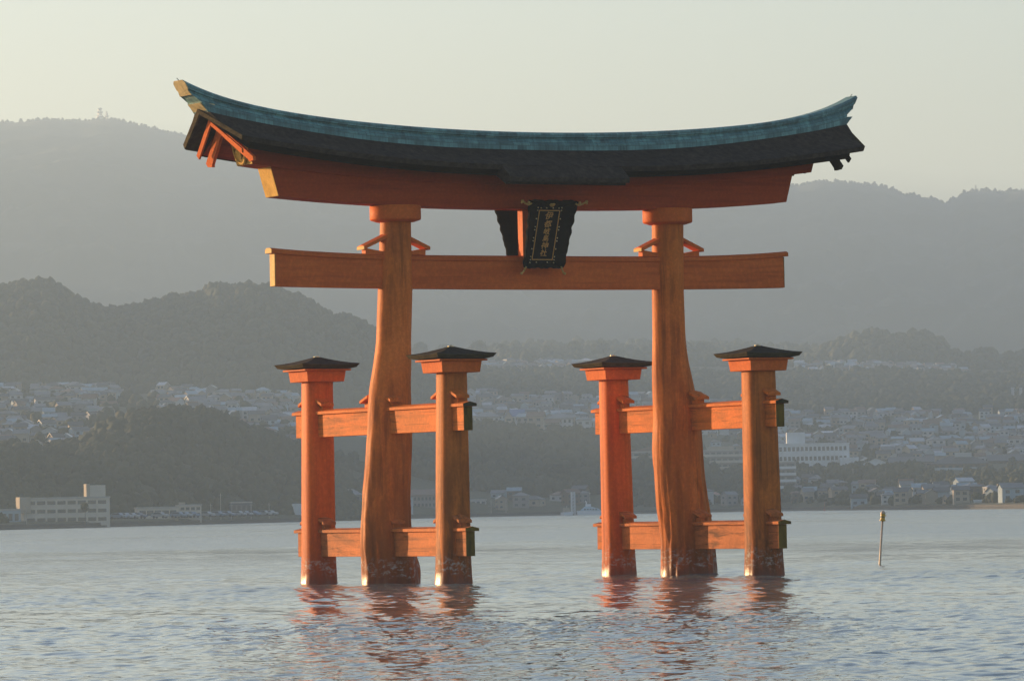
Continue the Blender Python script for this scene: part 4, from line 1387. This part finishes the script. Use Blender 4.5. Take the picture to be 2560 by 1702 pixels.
big_building('shingle_house', 686, 728, 1262, 1224, 1430, 7, 1, 3, 'dark', 'dark house with bright blue metal roof left of the left rear pillar', 'house', roof='gable', roofc='pale blue', rise=2.4, yaw=-.15)
big_building('shore_house', 840, 905, 1272, 1222, 1490, 7, 2, 3, 'grey', 'grey hipped house seen between the left rear pillar and left main pillar', 'house', roof='hip', rise=1.8)
big_building('white_cottage', 846, 883, 1117, 1091, 1850, 6, 1, 2, 'bright', 'white cottage with two dark windows, left of the pair between left pillars', 'house', win_h=.3, win_w=.4)
big_building('white_cottage', 890, 925, 1117, 1091, 1850, 6, 1, 2, 'bright', 'white cottage with two dark windows, half hidden by the left main pillar', 'house', win_h=.3, win_w=.4)
big_building('shore_inn', 1022, 1092, 1270, 1224, 1600, 8, 2, 7, 'grey', 'grey two storey inn seen between the left main and left front pillars', 'inn', roof='gable', roofc='brown tiled', rise=1.8)
big_building('white_shore_house', 1176, 1216, 1279, 1250, 1665, 6, 2, 3, 'white', 'pale flat roofed shore house just right of the left front pillar', 'house')
big_building('shore_hut', 1222, 1242, 1281, 1266, 1660, 5, 1, 2, 'pale', 'small pale hut next to the pale flat roofed shore house', 'hut')
# --- middle terrace
big_building('gabled_villa', 1266, 1286, 1056, 1028, 2080, 8, 1, 1, 'cream', 'cream gabled villa front standing beside the blue roofed house', 'house', roof='gable_front', roofc='blue tiled', rise=2.4, win_h=.35)
big_building('blue_roofed_house', 1281, 1314, 1054, 1024, 2092, 7, 1, 3, 'white', 'house with bright blue tiled roof between the main pillars', 'house', roof='gable', roofc='blue tiled', rise=2.6)
big_building('big_villa', 1374, 1436, 1074, 1032, 2060, 8, 2, 5, 'white', 'large two storey villa with a wide roof left of the right rear pillar', 'house', roof='hip', roofc='grey tiled', rise=2.2, win_w=.5)
big_building('long_house', 1188, 1254, 1057, 1030, 2070, 7, 1, 5, 'white', 'long white house with grey hipped roof right of the left front pillar', 'house', roof='hip', rise=1.9, win_w=.5)
big_building('pale_block', 1448, 1490, 1070, 1046, 2070, 7, 1, 3, 'pale', 'pale block with a low roof just left of the right rear pillar', 'house', roof='gable', roofc='pale blue', rise=1.2)
big_building('low_roofed_hall', 1240, 1300, 1184, 1172, 1930, 6, 1, 3, 'pale', 'low pale hall roof peeping out of the shore wood', 'hall', roof='gable', roofc='pale blue', rise=1.0)
# --- right
b, w, h, hw = big_building('terraced_flats', 1578, 1860, 1190, 1128, 1850, 10, 4, 18, 'grey', 'wide terraced block of flats with banded balconies behind the right main pillar', 'apartment building', balc='sandy', balcony=True, win_w=.7, win_h=.4)
add_part(b, 'penthouse', w * .18, w * .42, 1.5, 6, hw + .35, hw + 1.6, WM['cream'])
MB().add([(-w / 2, 0, hw + .36), (-w * .3, 0, hw + .36), (-w * .3, 8, hw + .36), (-w / 2, 8, hw + .36), (-w * .3, 0, hw + 2.2), (-w * .3, 8, hw + 2.2)], [(3, 2, 1, 0), (0, 1, 4), (1, 2, 5, 4), (2, 3, 5), (3, 0, 4, 5)]).build('roof_wing', RM['brown tiled'], b)
b, w, h, hw = big_building('pink_roofed_house', 1768, 1820, 1276, 1246, 1690, 6, 1, 4, 'bright', 'white shore house with stepped pink roofs right of the right main pillar', 'house', roof='hip', roofc='pink tiled', rise=1.3, win_w=.5)
add_part(b, 'upper_storey', -w * .35, w * .15, 1, 5, hw + .5, hw + 2.6, WM['white'])
MB().add([(-w * .4, .6, hw + 2.6), (w * .2, .6, hw + 2.6), (w * .2, 5.4, hw + 2.6), (-w * .4, 5.4, hw + 2.6), (-w * .1, 3, hw + 3.6)], [(3, 2, 1, 0), (0, 1, 4), (1, 2, 4), (2, 3, 4), (3, 0, 4)]).build('upper_roof', RM['pink tiled'], b)
b, w, h, hw = big_building('white_hotel', 1944, 2126, 1182, 1110, 1850, 10, 3, 16, 'bright', 'white three storey hotel with a tall rooftop block on the right slope', 'hotel', yaw=.06, win_h=.42, win_w=.62)
add_part(b, 'rooftop_block', -w * .35, -w * .10, 2, 7, hw + .36, hw + 4.3, WM['bright'])
add_part(b, 'annex', w * .36, w * .62, -2.0, 6, -5, hw * .52, WM['bright'])
b, w, h, hw = big_building('apartment_tower', 1940, 1992, 1270, 1156, 1700, 9, 7, 2, 'grey', 'slim seven storey apartment block with pale balconies beside the right front pillar', 'apartment building', win_h=.5, win_w=.75, balc='bright', balcony=True)
big_building('gabled_hall', 2160, 2226, 1174, 1144, 1840, 12, 1, 1, 'bright', 'wide white gabled hall right of the white hotel', 'hall', roof='gable_front', rise=2.0, win_h=.3, win_w=.1)
big_building('white_gabled_house', 2186, 2226, 1107, 1084, 2120, 8, 1, 3, 'bright', 'white gabled house with three windows above the wide gabled hall', 'house', roof='gable_front', roofc='brown tiled', rise=1.7, win_h=.5, win_w=.4)
big_building('white_tall_house', 2054, 2083, 1106, 1078, 2100, 7, 2, 2, 'bright', 'tall white house with four windows above the white hotel', 'house', roof='gable', roofc='white metal', rise=.8, win_h=.45, win_w=.4)
big_building('long_low_wing', 2226, 2334, 1188, 1142, 1850, 9, 2, 7, 'grey', 'long low grey wing with a dark roof between the gabled hall and the inn', 'building', roof='gable', roofc='dark tiled', rise=2.0, win_w=.6)
b, w, h, hw = big_building('hillside_inn', 2332, 2474, 1190, 1138, 1840, 10, 2, 8, 'brown', 'broad two storey inn with a hipped tiled roof and rows of windows', 'inn', roof='hip', roofc='dark tiled', rise=3.0, win_w=.55, balc='pale', balcony=True)
add_part(b, 'roof_house', -w * .1, w * .2, 3.5, 6, h - .6, h + 1.0, WM['white'])
b, w, h, hw = big_building('inn_annex', 2474, 2640, 1186, 1136, 1880, 10, 2, 9, 'brown', 'long annex with tiled roof at the right edge beside the broad inn', 'inn', roof='gable', roofc='dark tiled', rise=2.2, win_w=.5, balc='pale', balcony=True)
b, w, h, hw = big_building('stepped_house', 2496, 2548, 1254, 1226, 1450, 7, 2, 3, 'cream', 'cream stepped house catching the sun near the right edge of the shore', 'house', yaw=.55, win_w=.7)
add_part(b, 'upper_floor', -w * .02, w * .46, 1, 6, hw + .36, hw + 1.9, WM['cream'])
big_building('shore_hut', 2434, 2454, 1270, 1252, 1300, 3, 1, 1, 'bright', 'small white hut alone on the right shore', 'hut')
big_building('white_shore_house', 2066, 2100, 1251, 1230, 1690, 6, 1, 0, 'pale', 'pale blue box house joined to the white house with a turret below the hotel', 'house')
b, w, h, hw = big_building('turret_house', 2094, 2144, 1252, 1222, 1695, 7, 2, 4, 'bright', 'white shore house with a small round turret below the hotel', 'house')
MB().lathe([(.9, -4), (.9, 4.3), (.7, 4.7), (.1, 5.0)], (-w * .46, -.4, 0), 12).build('turret', WM['cream'], b)
big_building('long_shore_house', 2196, 2240, 1256, 1238, 1560, 6, 1, 3, 'pale', 'long pale house low on the right shore', 'house', roof='gable', roofc='pale blue', rise=.9)
# --- structures on the hills
big_building('hill_lodge', 626, 664, 962, 942, 2480, 8, 2, 2, 'bright', 'white lodge standing in the trees on the left hill', 'building')
big_building('knoll_house', 2222, 2258, 853, 845, 3070, 5, 1, 0, 'white', 'thin white building among the trees on top of the right knoll', 'building')
for k, px in enumerate((2538, 2558)):
    big_building('concrete_pier', px - 4, px + 4, 992, 970, 2560, 3, 1, 0, 'white', 'pale concrete pier in the wood at the right edge, ' + ('left of two' if k == 0 else 'right of two'), 'pier', group='concrete piers in the right wood')

# --- ordinary houses
G = 'houses of the '
district(62, (-90, 290), (1490, 2060), 'in left hillside town', G + 'left hillside town', (.50, .72))
district(40, (420, 770), (1690, 2120), 'town right of near hill', G + 'town right of the near hill', (.50, .72))
district(30, (1085, 1560), (2130, 2400), 'middle town between main pillars', G + 'middle town', (.50, .72), win=False)
district(8, (1090, 1480), (2020, 2110), 'terrace edge of middle town', G + 'middle terrace', (.75, .95))
district(24, (1110, 1540), (2860, 2960), 'upper row below middle skyline', G + 'far upper row', (.55, .75), win=False)
district(64, (1935, 2640), (1905, 2330), 'slope above hotel and inn', G + 'right hillside', (.50, .72))
district(26, (2030, 2360), (2850, 2960), 'hamlet under right knoll', G + 'hamlet under the knoll', (.55, .75), win=False)
district(30, (1985, 2600), (18, 170), 'low on right shore', G + 'right shore', (.40, .60))
district(14, (1560, 1880), (1930, 2280), 'behind right main pillar', G + 'slope behind the right pillars', (.50, .72))
district(8, (1600, 1950), (18, 130), 'waterfront behind right pillars', G + 'waterfront behind the right pillars', (.5, .75))
district(10, (630, 1010), (30, 130), 'shore behind left pillars', G + 'shore behind the left pillars', (.6, .8))
district(9, (1230, 1470), (20, 90), 'shore under middle wood', G + 'middle shore', (.5, .7))

# the rest of the town, beyond the houses counted above, as one mass
def town_mass():
    mats = [WM[k] for k in ('white', 'cream', 'grey', 'pale', 'beige')] + [RM[k] for k in ('grey tiled', 'dark tiled', 'brown tiled', 'pale blue', 'white metal')]
    V, Fs, mi = [], [], []
    for n_, xr, Rr in ((230, (-250, 300), (1480, 2120)), (140, (400, 790), (1680, 2170)), (330, (1080, 1930), (2110, 2470)), (130, (1090, 1560), (2840, 2990)), (330, (1930, 2760), (1880, 2390)), (70, (2000, 2420), (2840, 2975)), (46, (1960, 2800), (18, 230))):
        k = t = 0
        while k < n_ and t < n_ * 50:
            t += 1
            x = rng.uniform(*xr); R = rng.uniform(*Rr)
            if Rr[0] < 200: R += r_shore(x)
            X, Y = pos(x, R)
            if any((X - a) ** 2 + (Y - b) ** 2 < (.62 * q) ** 2 for a, b, q in TAKEN): continue
            TAKEN.append((X, Y, 5.6)); k += 1
            w, d, h, r_ = rng.uniform(3.4, 5.6), rng.uniform(2.8, 4.2), rng.choice([2.0, 2.8, 3.4]), rng.uniform(.8, 1.2)
            rz = -YAW + rng.choice([0, 0, math.pi / 2, .5, -.45]) + rng.normal(0, .15)
            c, s_ = math.cos(rz), math.sin(rz)
            z = ground_z(x, R)
            o = .3
            L = [(-w / 2, -d / 2, -3), (w / 2, -d / 2, -3), (w / 2, d / 2, -3), (-w / 2, d / 2, -3), (-w / 2, -d / 2, h), (w / 2, -d / 2, h), (w / 2, d / 2, h), (-w / 2, d / 2, h), (-w / 2, 0, h + r_), (w / 2, 0, h + r_),
                 (-w / 2 - o, -d / 2 - o, h - .1), (w / 2 + o, -d / 2 - o, h - .1), (w / 2 + o, 0, h + r_ + .1), (-w / 2 - o, 0, h + r_ + .1), (w / 2 + o, d / 2 + o, h - .1), (-w / 2 - o, d / 2 + o, h - .1)]
            b = len(V)
            V += [(X + p[0] * c - p[1] * s_, Y + p[0] * s_ + p[1] * c, z + p[2]) for p in L]
            wl_, rf_ = int(rng.integers(0, 5)), 5 + int(rng.choice(5, p=[.4, .25, .15, .12, .08]))
            for f in ((0, 1, 5, 4), (1, 2, 6, 9, 5), (2, 3, 7, 6), (3, 0, 4, 8, 7)): Fs.append(tuple(b + q for q in f)); mi.append(wl_)
            for f in ((10, 11, 12, 13), (12, 14, 15, 13)): Fs.append(tuple(b + q for q in f)); mi.append(rf_)
            # dark windows towards the bay
            for k2, (u, v) in enumerate(((-.25, .3), (.2, .3), (-.25, .72), (.2, .72))):
                if v > .5 and h < 3: continue
                for sd in (-1, 1):
                    b = len(V)
                    q = [(u * w - .5, sd * (d / 2 + .04), v * h - .35), (u * w + .5, sd * (d / 2 + .04), v * h - .35), (u * w + .5, sd * (d / 2 + .04), v * h + .4), (u * w - .5, sd * (d / 2 + .04), v * h + .4)]
                    V += [(X + p[0] * c - p[1] * s_, Y + p[0] * s_ + p[1] * c, z + p[2]) for p in q]
                    Fs.append((b, b + 1, b + 2, b + 3)); mi.append(10)
    me = bpy.data.meshes.new('town_houses')
    me.from_pydata(V, [], Fs)
    for m_ in mats + [M['glass']]: me.materials.append(m_)
    me.polygons.foreach_set('material_index', mi)
    o = bpy.data.objects.new('town_houses', me); COL.objects.link(o)
    tag(o, label='dense small houses filling the far town between the larger ones', cat='houses', kind='stuff')


town_mass()
woods('woodland', slope_pts((-250, 330), (1108, 1200), 260, (.7, 1.6), keep=lambda x, R: R > r_shore(x) + 20 and (x < 25 or x > 285 or R > 1194) and (x < 330 or R > 1275)), M['wood'], True, 'bushes round the long left shore building')
woods('woodland', [p for p in slope_pts((1960, 2800), (1230, 1700), 700, (.7, 1.7)) ], M['wood'], False, 'low bushes and trees along the right shore')

# ------------------------------------------------------------------ shore details
sx = np.linspace(-600, 3000, 240)
P = []
for x in sx:
    rs = r_shore(x)
    a = az_of(x)
    row = []
    for dR, z in ((-1.5, -1.0), (0.5, .35 + .1 * math.sin(x * .05)), (5.4, .45), (5.8, 1.05), (7.0, 1.08), (7.2, .3)):
        row.append((CAM[0] + (rs + dR) * math.sin(a), CAM[1] + (rs + dR) * math.cos(a), z))
    P.append(row)
wall = grid_mesh('sea_wall', np.array(P), M['stone'], smooth=False)
wall.data.flip_normals()
tag(wall, label='long low stone sea wall running along the far shore', cat='sea wall')
P = []
for x in np.linspace(1150, 2900, 200):
    rs = r_shore(x); a = az_of(x)
    wob = 2.2 * float(snoise(np.array([x * .02]), np.array([0.3]), 9, 3)[0])
    P.append([(CAM[0] + (rs + d + wob) * math.sin(a), CAM[1] + (rs + d + wob) * math.cos(a), z) for d, z in ((-5, -.3), (-3.2, .05), (-1.2, .10), (2, .15))])
sb = grid_mesh('sand_strip', np.array(P), M['sand'], smooth=True); sb.data.flip_normals(); tag(sb, kind='structure')

# parked cars on the left shore road
M['carw'] = plain('pale_car_paint', (0.22, 0.26, 0.30), 0.3, 0.1, 0.05, 1)
M['card'] = plain('dark_car_paint', (0.06, 0.09, 0.15), 0.3, 0.1, 0.05, 1)
M['carb'] = plain('blue_car_paint', (0.12, 0.19, 0.28), 0.3, 0.1, 0.05, 1)
M['tyre'] = plain('tyre_rubber', (0.015, 0.015, 0.015), 0.8)


def make_car():
    root = empty('parked_car')
    prof = [(-2.0, .35), (2.0, .35), (2.02, .75), (1.85, .9), (1.0, .98), (.45, 1.42), (-1.1, 1.45), (-1.75, 1.0), (-2.02, .9)]
    MB().prism([(x, 0, z) for x, z in prof], (0, -.8, 0), (0, .8, 0)).build('body', M['carw'], root, bevel=.06)
    for s in (-1, 1):
        MB().prism([(x, 0, z) for x, z in [(-1.45, 1.0), (.75, 1.0), (.38, 1.36), (-1.05, 1.38)]], (0, s * .801, 0), (0, s * .812, 0)).build('window', M['glass'], root)
    for x in (-1.25, 1.25):
        for s in (-1, 1):
            MB().tube((x, s * .62, .32), (x, s * .82, .32), .32, n=14).build('wheel', M['tyre'], root)
    return root


car = make_car()
cars = [(296, 'carb'), (312, 'carw'), (328, 'carw'), (346, 'card'), (400, 'carw'), (446, 'carb'), (462, 'carw'), (480, 'carb'), (517, 'carw'), (545, 'carb'), (568, 'carb'), (596, 'carw'), (612, 'carw'), (634, 'carb'), (660, 'carw'), (676, 'carw')]
cn = {'carb': 'blue', 'carw': 'pale silver', 'card': 'dark navy'}
wh = {}
for i, (px, c) in enumerate(cars):
    o = car if i == 0 else copy_tree(car)
    R = r_shore(px) + 11
    X, Y = pos(px, R)
    o.location = (X, Y, 1.72 if ground_z(px, R) < 1.72 else ground_z(px, R) + .02)
    o.rotation_euler = (0, 0, -az_of(px) - .55 + rng.normal(0, .1))
    loc = 'before the low wide windowed building' if px < 440 else 'before the two storey flat roofed block' if px < 510 else 'near the dark blue grey warehouse' if px < 640 else 'near the plain white box store'
    tag(o, f'{cn[c]} car parked on the left shore road {loc}', 'car', 'cars parked along the left shore')
    for ch in o.children:
        if ch.name.startswith('body'):
            ch.material_slots[0].link = 'OBJECT'; ch.material_slots[0].material = M[c]

# ferry at the pier between the pillars, pier and white lattice tower
M['hull'] = plain('white_hull', (0.70, 0.72, 0.74), 0.4, 0, 0.06, 1)
M['hullblue'] = plain('pale_blue_superstructure', (0.42, 0.56, 0.66), 0.4, 0, 0.06, 1)
R = 1600; X, Y = pos(1473, R)
fy = empty('ferry_boat', (X, Y, 0), -az_of(1473), label='white and pale blue ferry moored at the far pier beside the right rear pillar', cat='boat')
L = 64 / F_PX * R / 2
hullp = [(-L, 1.3), (-L * .92, .0), (-L * .9, -.5), (L * .85, -.5), (L * .98, 1.2)]
MB().prism([(x, 0, z) for x, z in hullp], (0, -1.2, 0), (0, 1.2, 0)).build('hull', M['hull'], fy, bevel=.1)
MB().prism([(x, 0, z) for x, z in [(-L * .72, 1.31), (L * .92, 1.31), (L * .72, 1.9), (L * .1, 2.5), (-L * .35, 2.6), (-L * .55, 1.9)]], (0, -1.05, 0), (0, 1.05, 0)).build('cabin', M['hullblue'], fy, bevel=.05)
MB().box(-L * .3, L * .15, -.8, .8, 2.55, 3.3).build('wheelhouse', M['hull'], fy, bevel=.05)
MB().tube((-L * .2, 0, 3.3), (-L * .28, 0, 4.5), .16, .1).build('mast', M['hull'], fy)
for i in range(5):
    MB().box(-L * .4 + i * L * .22, -L * .4 + i * L * .22 + .5, -1.07, -1.04, 1.5, 1.85).build('window', M['glass'], fy)
X, Y = pos(1417, 1600)
bt = empty('motor_boat', (X, Y, 0), -az_of(1417) + .7, label='small white motor boat left of the white lattice tower', cat='boat')
MB().prism([(-1.9, 0, .9), (-1.8, 0, -.4), (1.5, 0, -.4), (2.1, 0, 1.1)], (0, -.8, 0), (0, .8, 0)).build('hull', M['hull'], bt, bevel=.05)
MB().prism([(-1.2, 0, 1.0), (.9, 0, 1.0), (.5, 0, 2.2), (-1.0, 0, 2.2)], (0, -.6, 0), (0, .6, 0)).build('cabin', WM['cream'], bt, bevel=.05)
MB().tube((0, 0, 2.2), (0, 0, 2.9), .05).build('mast', M['hull'], bt)


def lattice(name, px, yb, yt, wpx, R, label, cat, plats=(), mat=None, group=None, taper=.35, arms=(), rot=0.2, thk=.13):
    X, Y = pos(px, R)
    zb = z_of(px, yb, R)
    h = (yb - yt) / F_PX * R
    w = wpx / F_PX * R / 2
    root = empty(name, (X, Y, zb), -az_of(px) + rot, label=label, cat=cat, group=group)
    mat = mat or M['steelgrey']
    mb = MB()
    th = max(.06, w * thk)
    n = max(4, int(h / (w * 1.6)))
    cs = [(-1, -1), (1, -1), (1, 1), (-1, 1)]
    W = lambda t: w * (1 - (1 - taper) * t)
    for k in range(n):
        t0, t1 = k / n, (k + 1) / n
        for i in range(4):
            a, b_ = cs[i], cs[(i + 1) % 4]
            p = lambda c, t: (c[0] * W(t), c[1] * W(t), t * h)
            mb.tube(p(a, t0), p(a, t1), th, n=4)
            mb.tube(p(a, t0), p(b_, t1), th * .6, n=4)
            mb.tube(p(b_, t0), p(a, t1), th * .6, n=4)
            mb.tube(p(a, t1), p(b_, t1), th * .7, n=4)
    mb.build('lattice_mast', mat, root)
    for f, sz in plats:
        MB().box(-w * sz, w * sz, -w * sz, w * sz, f * h, f * h + .06 * h * .5).build('platform', mat, root)
        for s in (-1, 1):
            MB().lathe([(w * .42, -.2), (w * .42, .2)], (s * w * sz * .8, -w * .8, f * h + w * .5), 12, (0, -1, 0)).build('dish', mat, root)
    for f, ln in arms:
        mbx = MB()
        for s in (-1, 1):
            mbx.hexa([(0, -th, f * h), (s * ln, -th * .4, f * h + .02 * h), (s * ln, th * .4, f * h + .02 * h), (0, th, f * h), (0, -th, f * h + .05 * h), (s * ln, -th * .4, f * h + .03 * h), (s * ln, th * .4, f * h + .03 * h), (0, th, f * h + .05 * h)])
        mbx.build('cross_arm', mat, root)
    return root


M['steelgrey'] = plain('tower_steel', (0.22, 0.22, 0.23), 0.5, 0.3)
lattice('pier_tower', 1433, 1286, 1230, 9, 1612, 'white lattice tower on the far pier left of the right rear pillar', 'tower', mat=WM['bright'], taper=.95, thk=.24)
lattice('radio_tower', 267, 313, 270, 10, 5995, 'broad radio tower with dish platforms on the left mountain skyline', 'radio tower', plats=((.20, 1.4), (.45, 1.5), (.68, 1.2), (.88, .8)), taper=.5, group='masts on the left mountain')
lattice('radio_mast', 284, 313, 279, 7, 5995, 'thin radio mast just right of the broad radio tower', 'radio tower', plats=((.6, 1.3),), taper=.4, group='masts on the left mountain')
lattice('power_pylon', 1985, 472, 437, 8, 5990, 'hazy power pylon on the skyline beside the right end of the upper beam', 'pylon', taper=.15, arms=((.55, 2.4), (.72, 2.0), (.88, 1.6)), group='power pylons on the right skyline')
lattice('power_pylon', 2457, 490, 462, 6, 5990, 'slim power pylon on the skyline near the right edge', 'pylon', taper=.3, arms=((.6, 1.4), (.85, 1.2)), group='power pylons on the right skyline')
# channel marker far out
X, Y = pos(2061, 1500)
bo = empty('channel_buoy', (X, Y, 0), label='tiny dark red buoy with a thin mast far out near the right shore', cat='buoy')
M['red'] = plain('buoy_red', (0.25, 0.04, 0.03), 0.5)
MB().lathe([(.35, -.3), (.4, .1), (.3, .3), (.05, .4)], (0, 0, 0), 12).build('float', M['red'], bo)
MB().tube((0, 0, .3), (0, 0, 2.6), .05, .04).build('mast', M['red'], bo)
# street and jetty poles along the shore
pole_lab = {527: 'thin grey pole right of the two storey flat roofed block', 552: 'tall grey pole left of the dark warehouse', 578: 'thin grey pole at the left edge of the dark warehouse', 628: 'thin grey pole at the right edge of the dark warehouse',
            673: 'thin grey pole left of the plain white box store', 66: 'thin mast behind the left end of the tower building', 1228: 'thin mast above the small pale hut', 1265: 'thin mast on the shore right of the small pale hut', 2036: 'thin pole below the white hotel', 2134: 'thin pole right of the white hotel annex'}
for px, lab in pole_lab.items():
    R = r_shore(px) + 12
    if px in (2036, 2134): R = 1760
    X, Y = pos(px, R)
    pl = empty('utility_pole', (X, Y, ground_z(px, R)), label=lab, cat='pole', group='thin poles along the shore')
    hh = 6.5 if px == 552 else 4.0
    MB().tube((0, 0, -1), (0, 0, hh), .09, .06, 8).build('pole', M['concrete'], pl)
    MB().box(-.5, .5, -.05, .05, hh - .5, hh - .4).build('cross_bar', M['steelgrey'], pl)

# ------------------------------------------------------------------ sea
def sea():
    step_of = lambda r: 0.006 if r < 55 else 0.0010 if r < 230 else 0.0013 if r < 420 else 0.0018 if r < 1000 else 0.004 if r < 1700 else .012
    rr = []
    r = 5.0
    while r < 2600:
        rr.append(r)
        r += r * step_of(r)
    rr = np.array(rr)
    d = np.concatenate([-np.geomspace(8.2, 80, 26)[::-1], np.linspace(-8, 8, 470), np.geomspace(8.2, 80, 26)])
    az = np.radians(d) + YAW
    Rg, Ag = np.meshgrid(rr, az, indexing='ij')
    X, Y = CAM[0] + Rg * np.sin(Ag), CAM[1] + Rg * np.cos(Ag)
    Z = np.zeros_like(X)
    g = np.random.default_rng(21)
    comps = []
    steep_of = {}
    wind = YAW - 2.2                       # direction the ripples travel, bearing
    for lam0, n, steep, spread in ((6.0, 6, .010, .4), (2.6, 10, .021, .55), (1.25, 14, .028, .65), (.65, 20, .052, .8), (.36, 20, .060, 1.0)):
        for _ in range(n):
            lam = lam0 * g.uniform(.75, 1.35)
            b = wind + g.normal(0, spread)
            k = 2 * math.pi / lam
            a = steep / k * g.uniform(.6, 1.4) / math.sqrt(n) * 1.6
            steep_of[lam] = a * k
            comps.append((k * math.sin(b), k * math.cos(b), a, g.uniform(0, 6.28), lam))
    lost = np.zeros_like(X)
    patch = (1 + .6 * snoise(X / 23.0, Y / 23.0, 4, 3)) * (1 + .7 * snoise(X / 130.0, Y / 90.0, 14, 3))
    for kx, ky, a, ph, lam in comps:
        dr = Rg * np.array([step_of(q) for q in rr])[:, None]
        fade = np.clip(1.6 - 2.4 * np.maximum(dr, Rg * 0.0006) / lam, 0, 1)
        if lam < .7: fade = fade * (Rg < 400)
        lost += (steep_of[lam] * (1 - fade)) ** 2
        Z += a * fade * np.sin(kx * X + ky * Y + ph) * (patch if lam < 3.2 else 1)
    Z = Z + .35 * np.maximum(Z, 0) ** 2 / .05 * .15
    P = np.stack([X, Y, Z], -1)
    m, nt, nd, lk, bs = new_mat('sea_water')
    bs.inputs['Base Color'].default_value = (0.12, 0.15, 0.155, 1)
    bs.inputs['Roughness'].default_value = 0.06
    bs.inputs['IOR'].default_value = 1.4
    bs.inputs['Specular IOR Level'].default_value = 0.5
    tc = nd.new('ShaderNodeTexCoord')
    n1 = noise_node(nd, lk, tc.outputs['Object'], 3.2, 3, 0.55, 0.2, (1, 1, 1))
    n2 = noise_node(nd, lk, tc.outputs['Object'], 0.8, 3, 0.5, 0.2, (1, 1, 1))
    bp = nd.new('ShaderNodeBump'); bp.inputs['Strength'].default_value = 0.14; bp.inputs['Distance'].default_value = 0.05
    lk.new(mth(nd, lk, 'ADD', n1.outputs[0], n2.outputs[0]), bp.inputs['Height'])
    lk.new(bp.outputs[0], bs.inputs['Normal'])
    att = nd.new('ShaderNodeAttribute'); att.attribute_name = 'chop'
    lk.new(mth(nd, lk, 'ADD', 0.02, att.outputs['Fac']), bs.inputs['Roughness'])
    o = grid_mesh('sea', P, m, smooth=True)
    # roughness that stands for the ripples too small for the mesh
    ca = o.data.attributes.new('chop', 'FLOAT', 'POINT')
    ca.data.foreach_set('value', np.clip(np.sqrt(lost) * 1.6 * patch, 0.01, .2).astype(np.float32).ravel())
    o.data.flip_normals()
    tag(o, kind='structure')


sea()

# ------------------------------------------------------------------ haze
hm = bpy.data.materials.new('haze_air')
hm.use_nodes = True
hn = hm.node_tree
hn.nodes.remove(hn.nodes['Principled BSDF'])
pv = hn.nodes.new('ShaderNodeVolumePrincipled')
pv.inputs['Density'].default_value = HAZE_DENSITY
pv.inputs['Color'].default_value = (*HAZE_COLOR, 1)
pv.inputs['Anisotropy'].default_value = 0.25
hn.links.new(pv.outputs[0], hn.nodes['Material Output'].inputs['Volume'])
hz = MB().box(-1400, 5600, -900, 7600, -6.0, 505).build('haze', hm)
hz.display_type = 'WIRE'
tag(hz, kind='stuff')
